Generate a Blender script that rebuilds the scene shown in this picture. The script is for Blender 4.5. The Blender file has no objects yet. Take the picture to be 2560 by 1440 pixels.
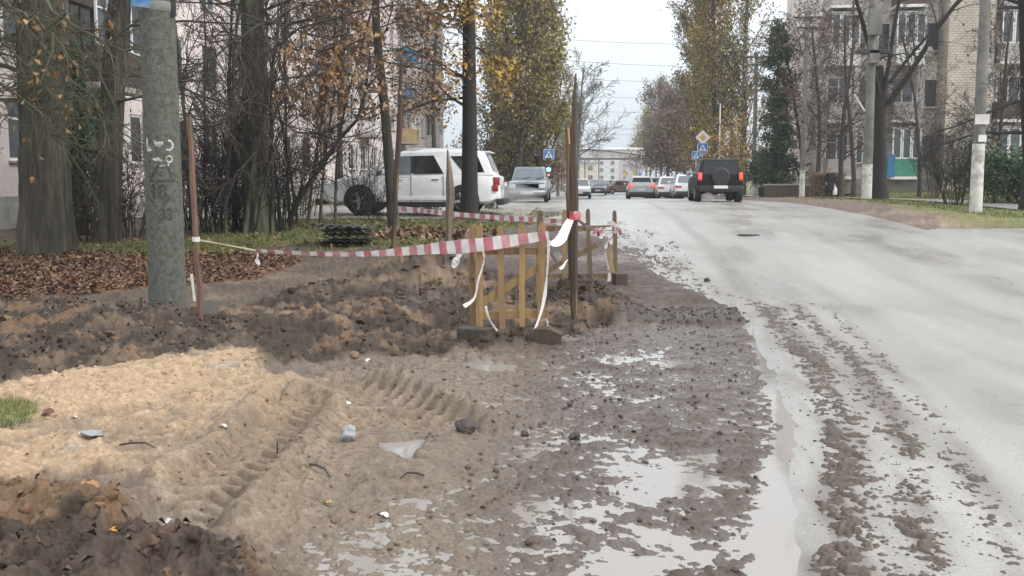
import bpy, bmesh, math, random
import numpy as np
from mathutils import Vector, Matrix
# ------------------------------------------------------------------ camera, sky, sun, exposure
SC = bpy.context.scene
COL = SC.collection
EYE = 1.75; FPX = 2600.0; YAW = math.atan(200/2600.0); PITCH = math.atan(280/2600.0)
cd = bpy.data.cameras.new('camera'); cam = bpy.data.objects.new('camera', cd); COL.objects.link(cam)
cam.location = (0, 0, EYE); cam.rotation_euler = (math.pi/2-PITCH, 0, YAW)
cd.sensor_width = 36; cd.lens = 36*FPX/2560; cd.clip_end = 3000; cd.clip_start = .05
SC.camera = cam
SUN_EL, SUN_AZ = math.radians(38), math.radians(112)
W = bpy.data.worlds.new('World'); SC.world = W; W.use_nodes = True
nt = W.node_tree; nt.nodes.clear(); N = nt.nodes.new; Lk = nt.links.new
sky = N('ShaderNodeTexSky'); sky.sky_type = 'NISHITA'; sky.sun_disc = False
sky.sun_elevation = SUN_EL; sky.sun_rotation = SUN_AZ; sky.air_density = 1.2; sky.dust_density = 2.5
b1 = N('ShaderNodeBackground'); b1.inputs[1].default_value = .11; Lk(sky.outputs[0], b1.inputs[0])
tc = N('ShaderNodeTexCoord'); mp = N('ShaderNodeMapping'); mp.inputs['Scale'].default_value = (1.2, 1.2, 4.5)
Lk(tc.outputs['Generated'], mp.inputs[0])
nz = N('ShaderNodeTexNoise'); nz.inputs['Scale'].default_value = 2.2; nz.inputs['Detail'].default_value = 6; nz.inputs['Roughness'].default_value = .55
Lk(mp.outputs[0], nz.inputs['Vector'])
cr = N('ShaderNodeValToRGB'); cr.color_ramp.elements[0].position = .30; cr.color_ramp.elements[0].color = (.70, .70, .70, 1)
cr.color_ramp.elements[1].position = .58; cr.color_ramp.elements[1].color = (1, 1, 1, 1)
Lk(nz.outputs['Fac'], cr.inputs[0])
b2 = N('ShaderNodeBackground'); b2.inputs[0].default_value = (.915, .94, .97, 1); b2.inputs[1].default_value = .86
sx = N('ShaderNodeSeparateXYZ'); Lk(tc.outputs['Generated'], sx.inputs[0])
eh = N('ShaderNodeMapRange'); eh.inputs[1].default_value = .02; eh.inputs[2].default_value = .36; Lk(sx.outputs['Z'], eh.inputs[0])
ec = N('ShaderNodeMix'); ec.data_type = 'RGBA'; ec.inputs[6].default_value = (.42, .475, .53, 1); ec.inputs[7].default_value = (.915, .935, .955, 1); Lk(eh.outputs[0], ec.inputs[0]); Lk(ec.outputs[2], b2.inputs[0])
mx = N('ShaderNodeMixShader'); Lk(cr.outputs[0], mx.inputs[0]); Lk(b1.outputs[0], mx.inputs[1]); Lk(b2.outputs[0], mx.inputs[2])
wo = N('ShaderNodeOutputWorld'); Lk(mx.outputs[0], wo.inputs[0])
sd = bpy.data.lights.new('sun', 'SUN'); sun = bpy.data.objects.new('sun', sd); COL.objects.link(sun)
sd.energy = 1.0; sd.angle = math.radians(24); sd.color = (1, .97, .93)
sun.rotation_euler = (math.pi/2-SUN_EL, 0, math.pi-SUN_AZ); sun.location = (0, 0, 60)
SC.view_settings.view_transform = 'Standard'; SC.view_settings.look = 'None'
SC.view_settings.exposure = 1.2; SC.view_settings.gamma = 1; SC.view_settings.use_curve_mapping = False
SC.render.engine = 'CYCLES'
SC.cycles.max_bounces = 6; SC.cycles.diffuse_bounces = 3; SC.cycles.glossy_bounces = 3; SC.cycles.transparent_max_bounces = 6
SC.cycles.volume_bounces = 0
# ------------------------------------------------------------------ helpers
RNG = np.random.default_rng(7); R = random.Random(7)
PIX = (Matrix.Rotation(YAW, 3, 'Z') @ Matrix.Rotation(math.pi/2-PITCH, 3, 'X'))
def ray(px, py):
    return (PIX @ Vector(((px-1280)/FPX, (720-py)/FPX, -1))).normalized()
def at(px, py, Y):
    """point of the place seen at photo pixel (px,py) that lies Y metres down the road"""
    d = ray(px, py); return Vector((0, 0, EYE)) + d*(Y/d.y)
def sm(a, b, v):
    t = np.clip((v-a)/(b-a), 0, 1); return t*t*(3-2*t)
_ky = np.arange(-100, 900, .5)
_kz = np.interp(_ky, [-100, 12, 16, 22, 28, 34, 40, 55, 64, 72, 100, 190, 900], [0, 0, .15, .45, .65, .71, .72, .52, .32, .15, -.15, -.45, -1.5])
_g = np.exp(-np.linspace(-2, 2, 13)**2); _g /= _g.sum(); _kz = np.convolve(np.pad(_kz, 6, 'edge'), _g, 'valid')
def base(x, y):
    x = np.asarray(x, float); y = np.asarray(y, float)
    z = np.interp(y, _ky, _kz)
    jn = sm(14, 15.5, y)*(1-sm(24.5, 26.5, y-.25*np.clip(x-8, 0, 3)*0))
    z = z + .14*sm(7.6, 8.6, x)*(1-jn)
    z = z + .33*sm(13.6, 17, x)*sm(44, 58, y)
    return z
def bz(x, y): return float(base(x, y))
_T = np.geomspace(2, 900, 9000)
def gp(px, py):
    d = ray(px, py); P = np.array(d)[None]*_T[:, None]; P[:, 2] += EYE
    h = P[:, 2]-base(P[:, 0], P[:, 1]); i = int(np.argmax(h < 0)) if (h < 0).any() else len(_T)-1
    return Vector(P[i])
def gpl(L): return np.array([gp(*p)[:2] for p in L])
_perm = np.random.default_rng(3).integers(0, 1 << 30, (256, 256)).astype(float)/(1 << 29)-1
def vn(x, y, s=0):
    x = np.asarray(x)+s*17.31; y = np.asarray(y)+s*5.77
    xi = np.floor(x).astype(int); yi = np.floor(y).astype(int); fx = x-xi; fy = y-yi
    fx = fx*fx*(3-2*fx); fy = fy*fy*(3-2*fy)
    a = _perm[xi & 255, yi & 255]; b = _perm[(xi+1) & 255, yi & 255]; c = _perm[xi & 255, (yi+1) & 255]; d = _perm[(xi+1) & 255, (yi+1) & 255]
    return (a*(1-fx)+b*fx)*(1-fy)+(c*(1-fx)+d*fx)*fy
def fbm(x, y, o=4, s=0, g=.5):
    t = 0; a = 1; n = 0
    for i in range(o):
        c, q = math.cos(.6*i+.3), math.sin(.6*i+.3)
        t = t+a*vn((x*c-y*q)*2**i, (x*q+y*c)*2**i, s+i*3); n += a; a *= g
    return t/n
def psdf(P, x, y):
    """signed distance to polygon, negative inside"""
    d = np.full(x.shape, 1e9); ins = np.zeros(x.shape, bool); n = len(P)
    for i in range(n):
        a = P[i]; b = P[(i+1) % n]; ex, ey = b-a
        wx = x-a[0]; wy = y-a[1]; t = np.clip((wx*ex+wy*ey)/(ex*ex+ey*ey+1e-12), 0, 1)
        d = np.minimum(d, (wx-ex*t)**2+(wy-ey*t)**2)
        c = (a[1] > y) != (b[1] > y)
        ins ^= c & (x < ex*(y-a[1])/(ey if abs(ey) > 1e-9 else 1e-9)+a[0])
    return np.sqrt(d)*np.where(ins, -1, 1)
def ldist(P, x, y):
    """signed lateral distance and arc length along polyline"""
    bd = np.full(x.shape, 1e9); bs = np.zeros(x.shape); sg = np.zeros(x.shape); s0 = 0
    for a, b in zip(P[:-1], P[1:]):
        ex, ey = b-a; l = math.hypot(ex, ey)
        wx = x-a[0]; wy = y-a[1]; t = np.clip((wx*ex+wy*ey)/(l*l), 0, 1)
        d = np.hypot(wx-ex*t, wy-ey*t); m = d < bd
        bd = np.where(m, d, bd); bs = np.where(m, s0+t*l, bs); sg = np.where(m, np.sign(ex*wy-ey*wx), sg); s0 += l
    return bd, sg, bs, s0
# ------------------------------------------------------------------ materials
MATS = {}
def node_mat(name):
    m = bpy.data.materials.new(name); m.use_nodes = True; t = m.node_tree
    p = t.nodes['Principled BSDF']; MATS[name] = m
    return m, t, p
def pm(name, col, rough=.7, var=.25, scale=6, bump=.25, bscale=40, metal=0, spec=.5, st=(1, 1, 1), col2=None, f2=.5, emit=None, es=0, coat=0, trans=0, orand=0, wav=None):
    """procedural material: two-scale noise colour, bump; col2 = blotches of a second colour"""
    if name in MATS: return MATS[name]
    m, t, p = node_mat(name); N = t.nodes.new; L = t.links.new
    tc = N('ShaderNodeTexCoord'); mp = N('ShaderNodeMapping'); mp.inputs['Scale'].default_value = st; L(tc.outputs['Object'], mp.inputs[0])
    n = N('ShaderNodeTexNoise'); n.inputs['Scale'].default_value = scale; n.inputs['Detail'].default_value = 5; n.inputs['Roughness'].default_value = .65; L(mp.outputs[0], n.inputs['Vector'])
    r = N('ShaderNodeMapRange'); r.inputs[1].default_value = .3; r.inputs[2].default_value = .7; r.inputs[3].default_value = 1-var; r.inputs[4].default_value = 1+var; L(n.outputs['Fac'], r.inputs[0])
    src = None
    if col2:
        n2 = N('ShaderNodeTexNoise'); n2.inputs['Scale'].default_value = scale*.45; n2.inputs['Detail'].default_value = 6; n2.inputs['Roughness'].default_value = .7; L(mp.outputs[0], n2.inputs['Vector'])
        r2 = N('ShaderNodeMapRange'); c = .62-.24*f2; r2.inputs[1].default_value = c-.05; r2.inputs[2].default_value = c+.07; L(n2.outputs['Fac'], r2.inputs[0])
        mc = N('ShaderNodeMix'); mc.data_type = 'RGBA'; mc.inputs[6].default_value = (*col, 1); mc.inputs[7].default_value = (*col2, 1); L(r2.outputs[0], mc.inputs[0]); src = mc.outputs[2]
    ms = N('ShaderNodeVectorMath'); ms.operation = 'SCALE'; ms.inputs[0].default_value = col
    if src: L(src, ms.inputs[0])
    fac = r.outputs[0]
    if orand:
        oi = N('ShaderNodeObjectInfo'); rr = N('ShaderNodeMapRange'); rr.inputs[3].default_value = 1-orand; rr.inputs[4].default_value = 1+orand; L(oi.outputs['Random'], rr.inputs[0])
        mm = N('ShaderNodeMath'); mm.operation = 'MULTIPLY'; L(fac, mm.inputs[0]); L(rr.outputs[0], mm.inputs[1]); fac = mm.outputs[0]
    L(fac, ms.inputs['Scale']); L(ms.outputs[0], p.inputs['Base Color'])
    rg = N('ShaderNodeMapRange'); rg.inputs[3].default_value = max(rough-.12, .02); rg.inputs[4].default_value = min(rough+.12, 1); L(n.outputs['Fac'], rg.inputs[0]); L(rg.outputs[0], p.inputs['Roughness'])
    p.inputs['Metallic'].default_value = metal; p.inputs['Specular IOR Level'].default_value = spec; p.inputs['Coat Weight'].default_value = coat; p.inputs['Coat Roughness'].default_value = .08
    if trans: p.inputs['Transmission Weight'].default_value = trans
    if bump:
        nb = N('ShaderNodeTexNoise'); nb.inputs['Scale'].default_value = bscale; nb.inputs['Detail'].default_value = 4; L(mp.outputs[0], nb.inputs['Vector'])
        b = N('ShaderNodeBump'); b.inputs['Strength'].default_value = bump; b.inputs['Distance'].default_value = .02; L(nb.outputs['Fac'], b.inputs['Height']); L(b.outputs[0], p.inputs['Normal'])
    if emit: p.inputs['Emission Color'].default_value = (*emit, 1); p.inputs['Emission Strength'].default_value = es
    return m
# ------------------------------------------------------------------ mesh building
def mesh(name, v, f, mats=None, smooth=False, mi=None):
    me = bpy.data.meshes.new(name)
    if isinstance(f, np.ndarray) and isinstance(v, np.ndarray):
        n, k = f.shape; me.vertices.add(len(v)); me.vertices.foreach_set('co', v.astype(np.float32).ravel())
        me.loops.add(n*k); me.loops.foreach_set('vertex_index', f.astype(np.int32).ravel())
        me.polygons.add(n); me.polygons.foreach_set('loop_start', (np.arange(n)*k).astype(np.int32))
        me.update(calc_edges=True)
    else:
        me.from_pydata([tuple(p) for p in v], [], [tuple(q) for q in f]); me.update()
    for m in (mats if isinstance(mats, (list, tuple)) else [mats] if mats else []): me.materials.append(m)
    if mi is not None: me.polygons.foreach_set('material_index', np.asarray(mi, np.int32))
    if smooth: me.polygons.foreach_set('use_smooth', np.ones(len(me.polygons), bool))
    return me
def link(name, me, parent=None, loc=(0, 0, 0), rot=(0, 0, 0), scale=(1, 1, 1)):
    o = bpy.data.objects.new(name, me); COL.objects.link(o); o.location = loc; o.rotation_euler = rot; o.scale = scale
    if parent is not None: o.parent = parent
    return o
def tag(o, label=None, cat=None, group=None, kind=None):
    if label: o['label'] = label
    if cat: o['category'] = cat
    if group: o['group'] = group
    if kind: o['kind'] = kind
    return o
def E(name, label, cat, loc=(0, 0, 0), rz=0, group=None):
    o = bpy.data.objects.new(name, None); COL.objects.link(o); o.location = loc; o.rotation_euler = (0, 0, rz); o.empty_display_size = .2
    return tag(o, label, cat, group)
def copy_tree(o, parent=None):
    c = o.copy(); COL.objects.link(c)
    if parent is not None: c.parent = parent
    for ch in list(o.children): copy_tree(ch, c)
    return c
class MB:
    def __init__(s): s.v = []; s.f = []; s.m = []; s.cm = 0
    def add(s, v, f):
        o = len(s.v); s.v += [tuple(p) for p in v]; s.f += [tuple(i+o for i in q) for q in f]; s.m += [s.cm]*len(f); return s
    def box(s, c, d, rot=None, taper=1):
        x, y, z = d[0]/2, d[1]/2, d[2]/2
        v = [Vector((a*x*(taper if q > 0 else 1), b*y*(taper if q > 0 else 1), q*z)) for q in (-1, 1) for b in (-1, 1) for a in (-1, 1)]
        if rot is not None: v = [rot @ p for p in v]
        v = [p+Vector(c) for p in v]
        return s.add(v, [(0, 2, 3, 1), (4, 5, 7, 6), (0, 1, 5, 4), (2, 6, 7, 3), (0, 4, 6, 2), (1, 3, 7, 5)])
    def bar(s, a, b, w, t, up=(0, 0, 1), w2=None):
        """rectangular bar from a to b, width w sideways, thickness t along up-ish"""
        a = Vector(a); b = Vector(b); d = (b-a).normalized(); u = Vector(up); x = d.cross(u)
        if x.length < 1e-4: x = d.cross(Vector((0, 1, 0)))
        x.normalize(); u = x.cross(d).normalized(); w2 = w if w2 is None else w2; v = []
        for p, q in ((a, w), (b, w2)):
            for i, j in ((-1, -1), (1, -1), (1, 1), (-1, 1)): v.append(p+x*i*q/2+u*j*t/2)
        return s.add(v, [(0, 1, 2, 3), (4, 7, 6, 5), (0, 4, 5, 1), (1, 5, 6, 2), (2, 6, 7, 3), (3, 7, 4, 0)])
    def tube(s, pts, rad, k=8, cap=True):
        pts = [Vector(p) for p in pts]; n = len(pts); rad = [rad]*n if np.isscalar(rad) else rad; v = []; f = []
        d0 = (pts[-1]-pts[0]).normalized(); ref = Vector((0, 0, 1)) if abs(d0.z) < .8 else Vector((1, 0, 0))
        for i in range(n):
            t = (pts[min(i+1, n-1)]-pts[max(i-1, 0)]).normalized(); x = t.cross(ref).normalized(); y = x.cross(t)
            for j in range(k):
                a = 2*math.pi*j/k; v.append(pts[i]+(x*math.cos(a)+y*math.sin(a))*rad[i])
        for i in range(n-1):
            for j in range(k): f.append((i*k+j, i*k+(j+1) % k, (i+1)*k+(j+1) % k, (i+1)*k+j))
        if cap: f.append(tuple(range(k))[::-1]); f.append(tuple((n-1)*k+j for j in range(k)))
        return s.add(v, f)
    def lathe(s, prof, k=24, axis='Z', c=(0, 0, 0), closed=False):
        """prof = [(radius, height)]"""
        v = []; f = []; n = len(prof); c = Vector(c)
        for r, h in prof:
            for j in range(k):
                a = 2*math.pi*j/k; p = (r*math.cos(a), r*math.sin(a), h)
                if axis == 'Y': p = (p[0], h, p[1])
                if axis == 'X': p = (h, p[0], p[1])
                v.append(Vector(p)+c)
        for i in range(n if closed else n-1):
            i2 = (i+1) % n
            for j in range(k): f.append((i*k+j, i*k+(j+1) % k, i2*k+(j+1) % k, i2*k+j))
        if not closed:
            f.append(tuple(range(k))[::-1]); f.append(tuple((n-1)*k+j for j in range(k)))
        return s.add(v, f)
    def prism(s, poly, y0, y1, M=None):
        """poly in local (x,z), extruded along y"""
        n = len(poly); v = [Vector((p[0], y0, p[1])) for p in poly]+[Vector((p[0], y1, p[1])) for p in poly]
        if M is not None: v = [M @ p for p in v]
        f = [tuple(range(n)), tuple(range(2*n-1, n-1, -1))]+[(i, n+i, n+(i+1) % n, (i+1) % n) for i in range(n)]
        return s.add(v, f)
    def mesh(s, name, mats, smooth=False, angle=None, fix=True):
        me = mesh(name, s.v, s.f, mats, smooth, s.m)
        if fix:
            bm = bmesh.new(); bm.from_mesh(me); bmesh.ops.recalc_face_normals(bm, faces=bm.faces); bm.to_mesh(me); bm.free()
        if smooth and angle: me.set_sharp_from_angle(angle=math.radians(angle))
        return me
    def build(s, name, mats, parent=None, smooth=False, angle=40, loc=(0, 0, 0), rot=(0, 0, 0), bevel=0):
        me = s.mesh(name, mats, smooth, angle)
        if bevel:
            bm = bmesh.new(); bm.from_mesh(me); bmesh.ops.bevel(bm, geom=list(bm.edges), offset=bevel, segments=2, affect='EDGES', profile=.6, clamp_overlap=True); bm.to_mesh(me); bm.free()
            if smooth: me.polygons.foreach_set('use_smooth', np.ones(len(me.polygons), bool)); me.set_sharp_from_angle(angle=math.radians(angle))
        return link(name, me, parent, loc, rot)
# ------------------------------------------------------------------ ground, road, pavements
def road_left(y): return -2.1-2.6*sm(26, 37, np.asarray(y, float))
def crown(x, y):
    return .03*sm(1.0, 2.3, x)+.05*sm(2.0, 4.0, x)*(1-sm(4.5, 7.4, x))
def road_z(x, y):
    gx = np.interp(y, [2, 4.5, 7.4, 10, 13.4, 16, 22, 30], [.55, .74, 1.38, 1.65, 1.86, 1.15, .2, -2.0])
    return base(x, y)-.008-.14*sm(.05, -.35, x-gx)*sm(27, 23, y)+.036*sm(-.04, .15, x-gx-.07*sm(9.5, 4.5, y)+.05*vn(x*1.5, y*2.2, 15)+.035*vn(x*6, y*7, 16))*sm(14, 12, y)-.012+crown(x, y)+.004*vn(x*1.5, y*.5, 4)+.012*vn(x*.5, y*.12, 9)
Z = {k: gpl(v) for k, v in dict(
    sand=[(-300, 1010), (0, 968), (330, 912), (560, 874), (640, 882), (668, 930), (760, 962), (850, 950), (980, 965), (1170, 1055), (1120, 1110), (960, 1118), (900, 1190), (760, 1260), (640, 1340), (420, 1345), (330, 1240), (200, 1215), (0, 1205), (-300, 1190)],
    darkA=[(-400, 735), (370, 765), (520, 790), (600, 850), (560, 872), (330, 908), (0, 962), (-400, 1020)],
    darkB=[(500, 800), (640, 760), (860, 700), (1100, 660), (1190, 690), (1480, 720), (1580, 795), (1420, 850), (1300, 868), (1180, 880), (950, 892), (660, 925), (640, 870)],
    darkC=[(-500, 1195), (0, 1215), (330, 1255), (420, 1350), (560, 1385), (690, 1440), (760, 1700), (-500, 1700)],
    leaf=[(-500, 640), (30, 622), (370, 636), (700, 632), (760, 655), (640, 700), (380, 718), (150, 738), (-500, 760)],
    grass=[(-700, 595), (0, 605), (370, 597), (500, 590), (700, 545), (1000, 535), (1240, 520), (1420, 532), (1330, 560), (1180, 585), (1010, 630), (760, 640), (500, 640), (0, 628), (-700, 640)],
    tuft=[(-60, 1030), (40, 1015), (95, 1030), (90, 1062), (30, 1090), (-60, 1095)],
    gutter=[(1905, 860), (1945, 940), (1952, 1080), (1935, 1180), (1900, 1300), (1850, 1460), (1850, 1640), (2010, 1640), (2010, 1440), (2020, 1300), (2035, 1150), (2030, 1060), (1995, 960), (1945, 890)],
    ridge=[(1540, 790), (1620, 782), (1760, 776), (1850, 780), (1880, 810), (1800, 815), (1640, 812), (1540, 815)],
    pudback=[(1560, 745), (1640, 738), (1760, 762), (1740, 774), (1640, 780), (1570, 775)],
    smallpud=[(930, 1128), (1085, 1115), (1060, 1150), (1020, 1180), (965, 1165)],
    driveway=[(-600, 585), (300, 545), (780, 548), (1100, 548), (1250, 520), (1430, 522), (1430, 498), (-600, 498)],
    ).items()}
PUD = [gpl(p) for p in ([(1190, 1060), (1330, 1050), (1560, 1070), (1540, 1105), (1330, 1118), (1220, 1100)], [(1540, 1140), (1720, 1120), (1760, 1160), (1640, 1250), (1560, 1260)], [(1400, 1330), (1560, 1310), (1700, 1380), (1640, 1480), (1380, 1480)],
    [(1270, 1260), (1370, 1250), (1420, 1300), (1330, 1320)], [(1450, 890), (1640, 880), (1700, 930), (1560, 950)], [(1640, 1190), (1760, 1180), (1740, 1230), (1650, 1240)], [(1380, 950), (1480, 945), (1470, 985), (1390, 990)], [(860, 1390), (960, 1380), (960, 1430), (860, 1440)], [(1100, 1160), (1260, 1110), (1200, 1180), (1080, 1230)], [(1480, 1400), (1900, 1300), (1880, 1400), (1700, 1440)])]
RUT1 = gpl([(380, 1400), (470, 1290), (560, 1205), (660, 1120), (715, 1060), (760, 1010), (850, 975), (1000, 940)])
RUT2 = gpl([(800, 950), (900, 985), (1000, 1030), (1090, 1075), (1160, 1110)])
RUT3 = gpl([(1000, 880), (1150, 900), (1300, 930)])
def gauss(px, py, r, x, y, e=1):
    p = gp(px, py); return np.exp(-(((x-p.x)/r)**2+((y-p.y)/(r*e))**2))
def lerp3(c, d, m): return c*(1-m[:, None])+np.asarray(d)[None]*m[:, None]
def ground_full(x, y, want=True):
    """height, colour, wetness of the ground"""
    x = np.asarray(x, float); y = np.asarray(y, float); b = base(x, y)
    n1 = fbm(x*.8, y*.8, 4, 1); n2 = fbm(x*4, y*4, 4, 2); n3 = fbm(x*16, y*16, 3, 3); n4 = fbm(x*45, y*45, 2, 5)
    near = 1-sm(26, 40, y)
    wob = .16*n1+.12*n2
    msk = {k: sm(.10, -.10, psdf(P, x, y)+wob*(2.2 if k == 'sand' else .9 if k not in ('gutter', 'smallpud', 'ridge', 'tuft') else .35)) for k, P in Z.items()}
    sand, dA, dB, dC = msk['sand'], msk['darkA'], msk['darkB'], msk['darkC']
    dark = np.clip(dA+dB+dC, 0, 1)
    RZ = road_z(x, y); rl = road_left(y)
    gx = .35+.16*np.clip(y-3.5, 0, 8)*1.0          # left edge of the gutter water
    gx = np.interp(y, [2, 4.5, 7.4, 10, 13.4, 16, 22, 30], [.55, .74, 1.38, 1.65, 1.86, 1.15, .2, -2.0])
    onroad = sm(-.12, .12, x-gx+.12*n2+.05*n1)*sm(7.7, 7.5, x+.25*n1)
    far_road = sm(25, 30, y)*sm(-.1, .3, x-rl+.25*n1)*sm(7.7, 7.5, x+.25*n1); onroad = np.maximum(onroad, far_road)
    # ---- open ground
    soft = sm(27, 21, y)*sm(-3.6, -1.5, x+.4*n1-.8*sm(13, 18, y))      # wet mud by the road
    n5_ = np.abs(fbm(x*12, y*12, 3, 53)); h = b+.035*n1*(1-.7*soft)+.022*n2+.016*n3+.05*n5_*sm(24, 18, y)-.02
    tramp = sm(-.15, .35, fbm(x*1.7, y*1.7, 3, 41)); n5 = np.abs(fbm(x*22, y*22, 3, 43)); n6 = 1-2*np.abs(fbm(x*9, y*9, 3, 47))
    mudh = b+.004+.003*n1+.006*n2+.017*n3+.008*n4+tramp*(.020*n5+.002)
    h = h*(1-soft)+mudh*soft
    h = h+sand*(.06+.04*n1)+sand*(.012*n2+.003*n3+tramp*(.012*n6+.012*n5+.004*n4-.010))
    bil = np.abs(fbm(x*5, y*5, 3, 8)); bil2 = np.abs(fbm(x*13, y*13, 3, 11))
    bil3 = np.abs(fbm(x*8.5+.4*n3, y*8.5, 4, 61, .6)); h = h+dark*(.075*fbm(x*4.2+.3*n2, y*4.2, 3, 91)+.06*bil+.055*(1-2*bil3)+.035*fbm(x*11, y*11, 3, 93)+.10*fbm(x*1.7, y*1.7, 3, 83))
    h = h+dB*(.34*gauss(1080, 690, .9, x, y)+.16*gauss(780, 830, .8, x, y)+.12*gauss(930, 800, .6, x, y))+dA*.14*gauss(330, 820, .9, x, y)+dC*.06*gauss(150, 1330, .7, x, y)+dC*.05*gauss(600, 1420, .35, x, y)
    h = h+.34*gauss(1455, 770, .42, x, y, 1.1)*(1+.5*n2)+.16*gauss(1520, 800, .32, x, y)*(1+.5*n2)+msk['ridge']*(.05+.05*bil+.03*n2)
    for P in PUD: h = h-.009*sm(.25, -.25, psdf(P, x, y)+.3*n2)
    spd = psdf(Z['smallpud'], x, y); h = h*(1-sm(.5, .12, spd))+sm(.5, .12, spd)*(b+.095+.012*n2+.01*n3)-.075*sm(.03, -.05, spd+.1*n2)-.02*msk['pudback']
    rut_shade = 0*x  # mask of painted shade for the rut floors and the gaps between lugs
    # ---- tyre ruts with lug marks
    for P, w, dep, lug, lam in ((RUT1, .25, .12, .065, .16), (RUT2, .27, .10, .085, .18), (RUT3, .22, .03, .02, .17)):
        d, sg, s, L = ldist(P, x, y); e = sm(0, .35, s)*sm(L, L-.35, s); dd = d+.02*n2
        core = sm(w*1.12, w*.62, dd); kq = .85*e*sm(w*1.6, w*1.1, dd); h = h*(1-kq)+kq*(b+.075*sand+.012*n1+.003*n3); bermm = np.exp(-((dd-w*1.32)/.10)**2)*(np.where(sg > 0, 1.9, .35) if P is RUT2 else 1.0)
        ph = (s/lam+d*1.3/.24+.16*n2+.10*n1) % 1.0; lug = lug*np.clip(.75+.9*n1+.6*n2, .15, 1.25); saw = sm(0, .30, ph)*sm(1, .55, ph)
        h = h+e*(-dep*core+bermm*dep*.50*(.85+.25*n2)+core*lug*saw+bermm*.5*lug*saw); rut_shade = rut_shade+e*core*(.35+.65*(1-saw))
    # ---- dirt on the road: the crumbs poke through the asphalt sheet
    ug = x-gx; wv = .05*vn(x*0+3, y*.8, 71)+.03*n2
    dens = (1.0*np.exp(-((ug-.38+wv)/.15)**2)+.72*np.exp(-((ug-.78+wv)/.10)**2)+.45*np.exp(-((ug-1.08-wv)/.09)**2)+.45*sm(1.7, .3, ug)*sm(.0, .3, ug))*sm(15.5, 13, y)
    dens = dens+.16*np.exp(-((x-2.15-wv)/.10)**2)*sm(16, 9, y)+1.0*sm(2.3, 1.2, x+.3*n1)*sm(12.8, 14, y)*sm(28, 21, y)*sm(-.8, .1, n1+.5*n2)
    dens = dens+.28*sm(2.2, 3.2, x)*sm(4.4, 3.2, x)*sm(14, 9, y)*np.clip(n1*1.5, 0, 1)
    streak = .5*fbm(x*9, y*.7, 3, 21)
    hr = RZ-.018+.017*dens*(1.0+.4*n1+streak)+.034*np.sqrt(np.clip(dens, 0, 1))*np.clip(n3*.9+n4*.7+n2*.3, -.6, 1)-.014*(1-np.clip(dens*3, 0, 1))
    hr = hr-.03*msk['gutter']*sm(13, 10, y)
    h = h*(1-onroad)+hr*onroad
    h = h-.05*msk['driveway']
    h = np.where((y > 13) & (x > 7.8), h+.0, h)
    sr = sm(7.4, 7.8, x)*sm(14.6, 15.4, y-.0)*(1-sm(23.6, 25.0, y-.35*np.clip(x-8, 0, 4)*0+.3*n1)); h = h-.10*sr
    sw = sm(.85, .75, np.abs(x-SWX(y)))*sm(24, 26, y); h = h-.05*sw
    if not want: return h
    low = sm(.016, -.004, h-b)*soft*sm(14, 12.5, y)*(1-dark)*(1-np.clip(sand*1.5, 0, 1))
    # ---- colour (albedo) and wetness
    v = (1+.30*n3+.22*n4)[:, None]; C = np.tile(np.array([[.098, .073, .054]]), (len(x), 1)); wet = .25+0*x
    C = lerp3(C, (.155, .117, .084), sm(-.1, .5, n1+.5*n2)*(1-soft))
    C = lerp3(C, (.070, .055, .044), sm(-.05, -.45, n2+.5*n1)*(1-soft)*.8); C = lerp3(C, (.070, .049, .039), soft); C = lerp3(C, (.12, .088, .067), soft*sm(.1, .6, n1+.4*n2)); wet = wet*(1-soft)+soft*(.36+.3*n1)
    C = lerp3(C, (.225, .168, .115), sand); sl = sand*sm(-.1, .25, n1*.7+.35*n2+.16*sm(-1.4, -3.2, x)*2-.1); C = lerp3(C, (.36, .255, .163), sl); wet = wet*(1-sand)+.06*sand
    C = lerp3(C, (.155, .115, .078), np.clip(rut_shade, 0, 1)*.75); C = lerp3(C, (.30, .27, .235), sand*sm(.3, .5, fbm(x*1.2, y*1.2, 3, 31))*.7)  # shading of the ruts painted into the soil colour, then pale sand patches
    C = lerp3(C, (.044, .031, .022), dark*sm(.35, -.25, n2+.3*n1)); C = lerp3(C, (.135, .085, .048), dark*sm(.15, .5, n2*.6+n1*.6+.15)); wet = wet*(1-dark)+dark*.10
    C = lerp3(C, (.17, .125, .084), dB*sm(.0, .5, n1+.4*n2)*.75)
    C = lerp3(C, (.062, .05, .043), np.clip(gauss(1455, 770, .45, x, y)+msk['ridge'], 0, 1)*.8)
    lf = msk['leaf']*sm(-.5, .2, n2+n1+.3); C = lerp3(C, (.17, .085, .045), lf*.8)
    gr = np.clip(msk['grass']+msk['tuft'], 0, 1)*sm(-.55, .1, n1+.5*n2); C = lerp3(C, (.095, .115, .03), gr); C = lerp3(C, (.17, .15, .05), gr*sm(.1, .6, n2)); wet = wet*(1-gr)
    # right-hand verge and lawns
    rv = sm(7.4, 7.9, x+.2*n1); g2 = rv*sm(8.8, 10.2, x+1.1*n1-.035*(y-28))*sm(20, 27, y); C = lerp3(C, (.15, .105, .085), rv*(1-g2)); C = lerp3(C, (.25, .185, .13), rv*(1-g2)*sm(.15, .45, n1)*sm(9.8, 9, x)*sm(33, 30, y))
    C = lerp3(C, (.115, .135, .035), g2); C = lerp3(C, (.19, .165, .06), g2*sm(.0, .6, n1+.5*n2))
    lv = sm(-6, -9, x)*sm(30, 38, y); C = lerp3(C, (.14, .13, .05), lv*sm(-.3, .2, n1))
    C = lerp3(C, (.20, .175, .155), low*.25); wet = np.clip(wet+low*.75, 0, 1.2); C = lerp3(C, (.088, .068, .055), onroad); wet = wet*(1-onroad)+onroad*.35
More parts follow.
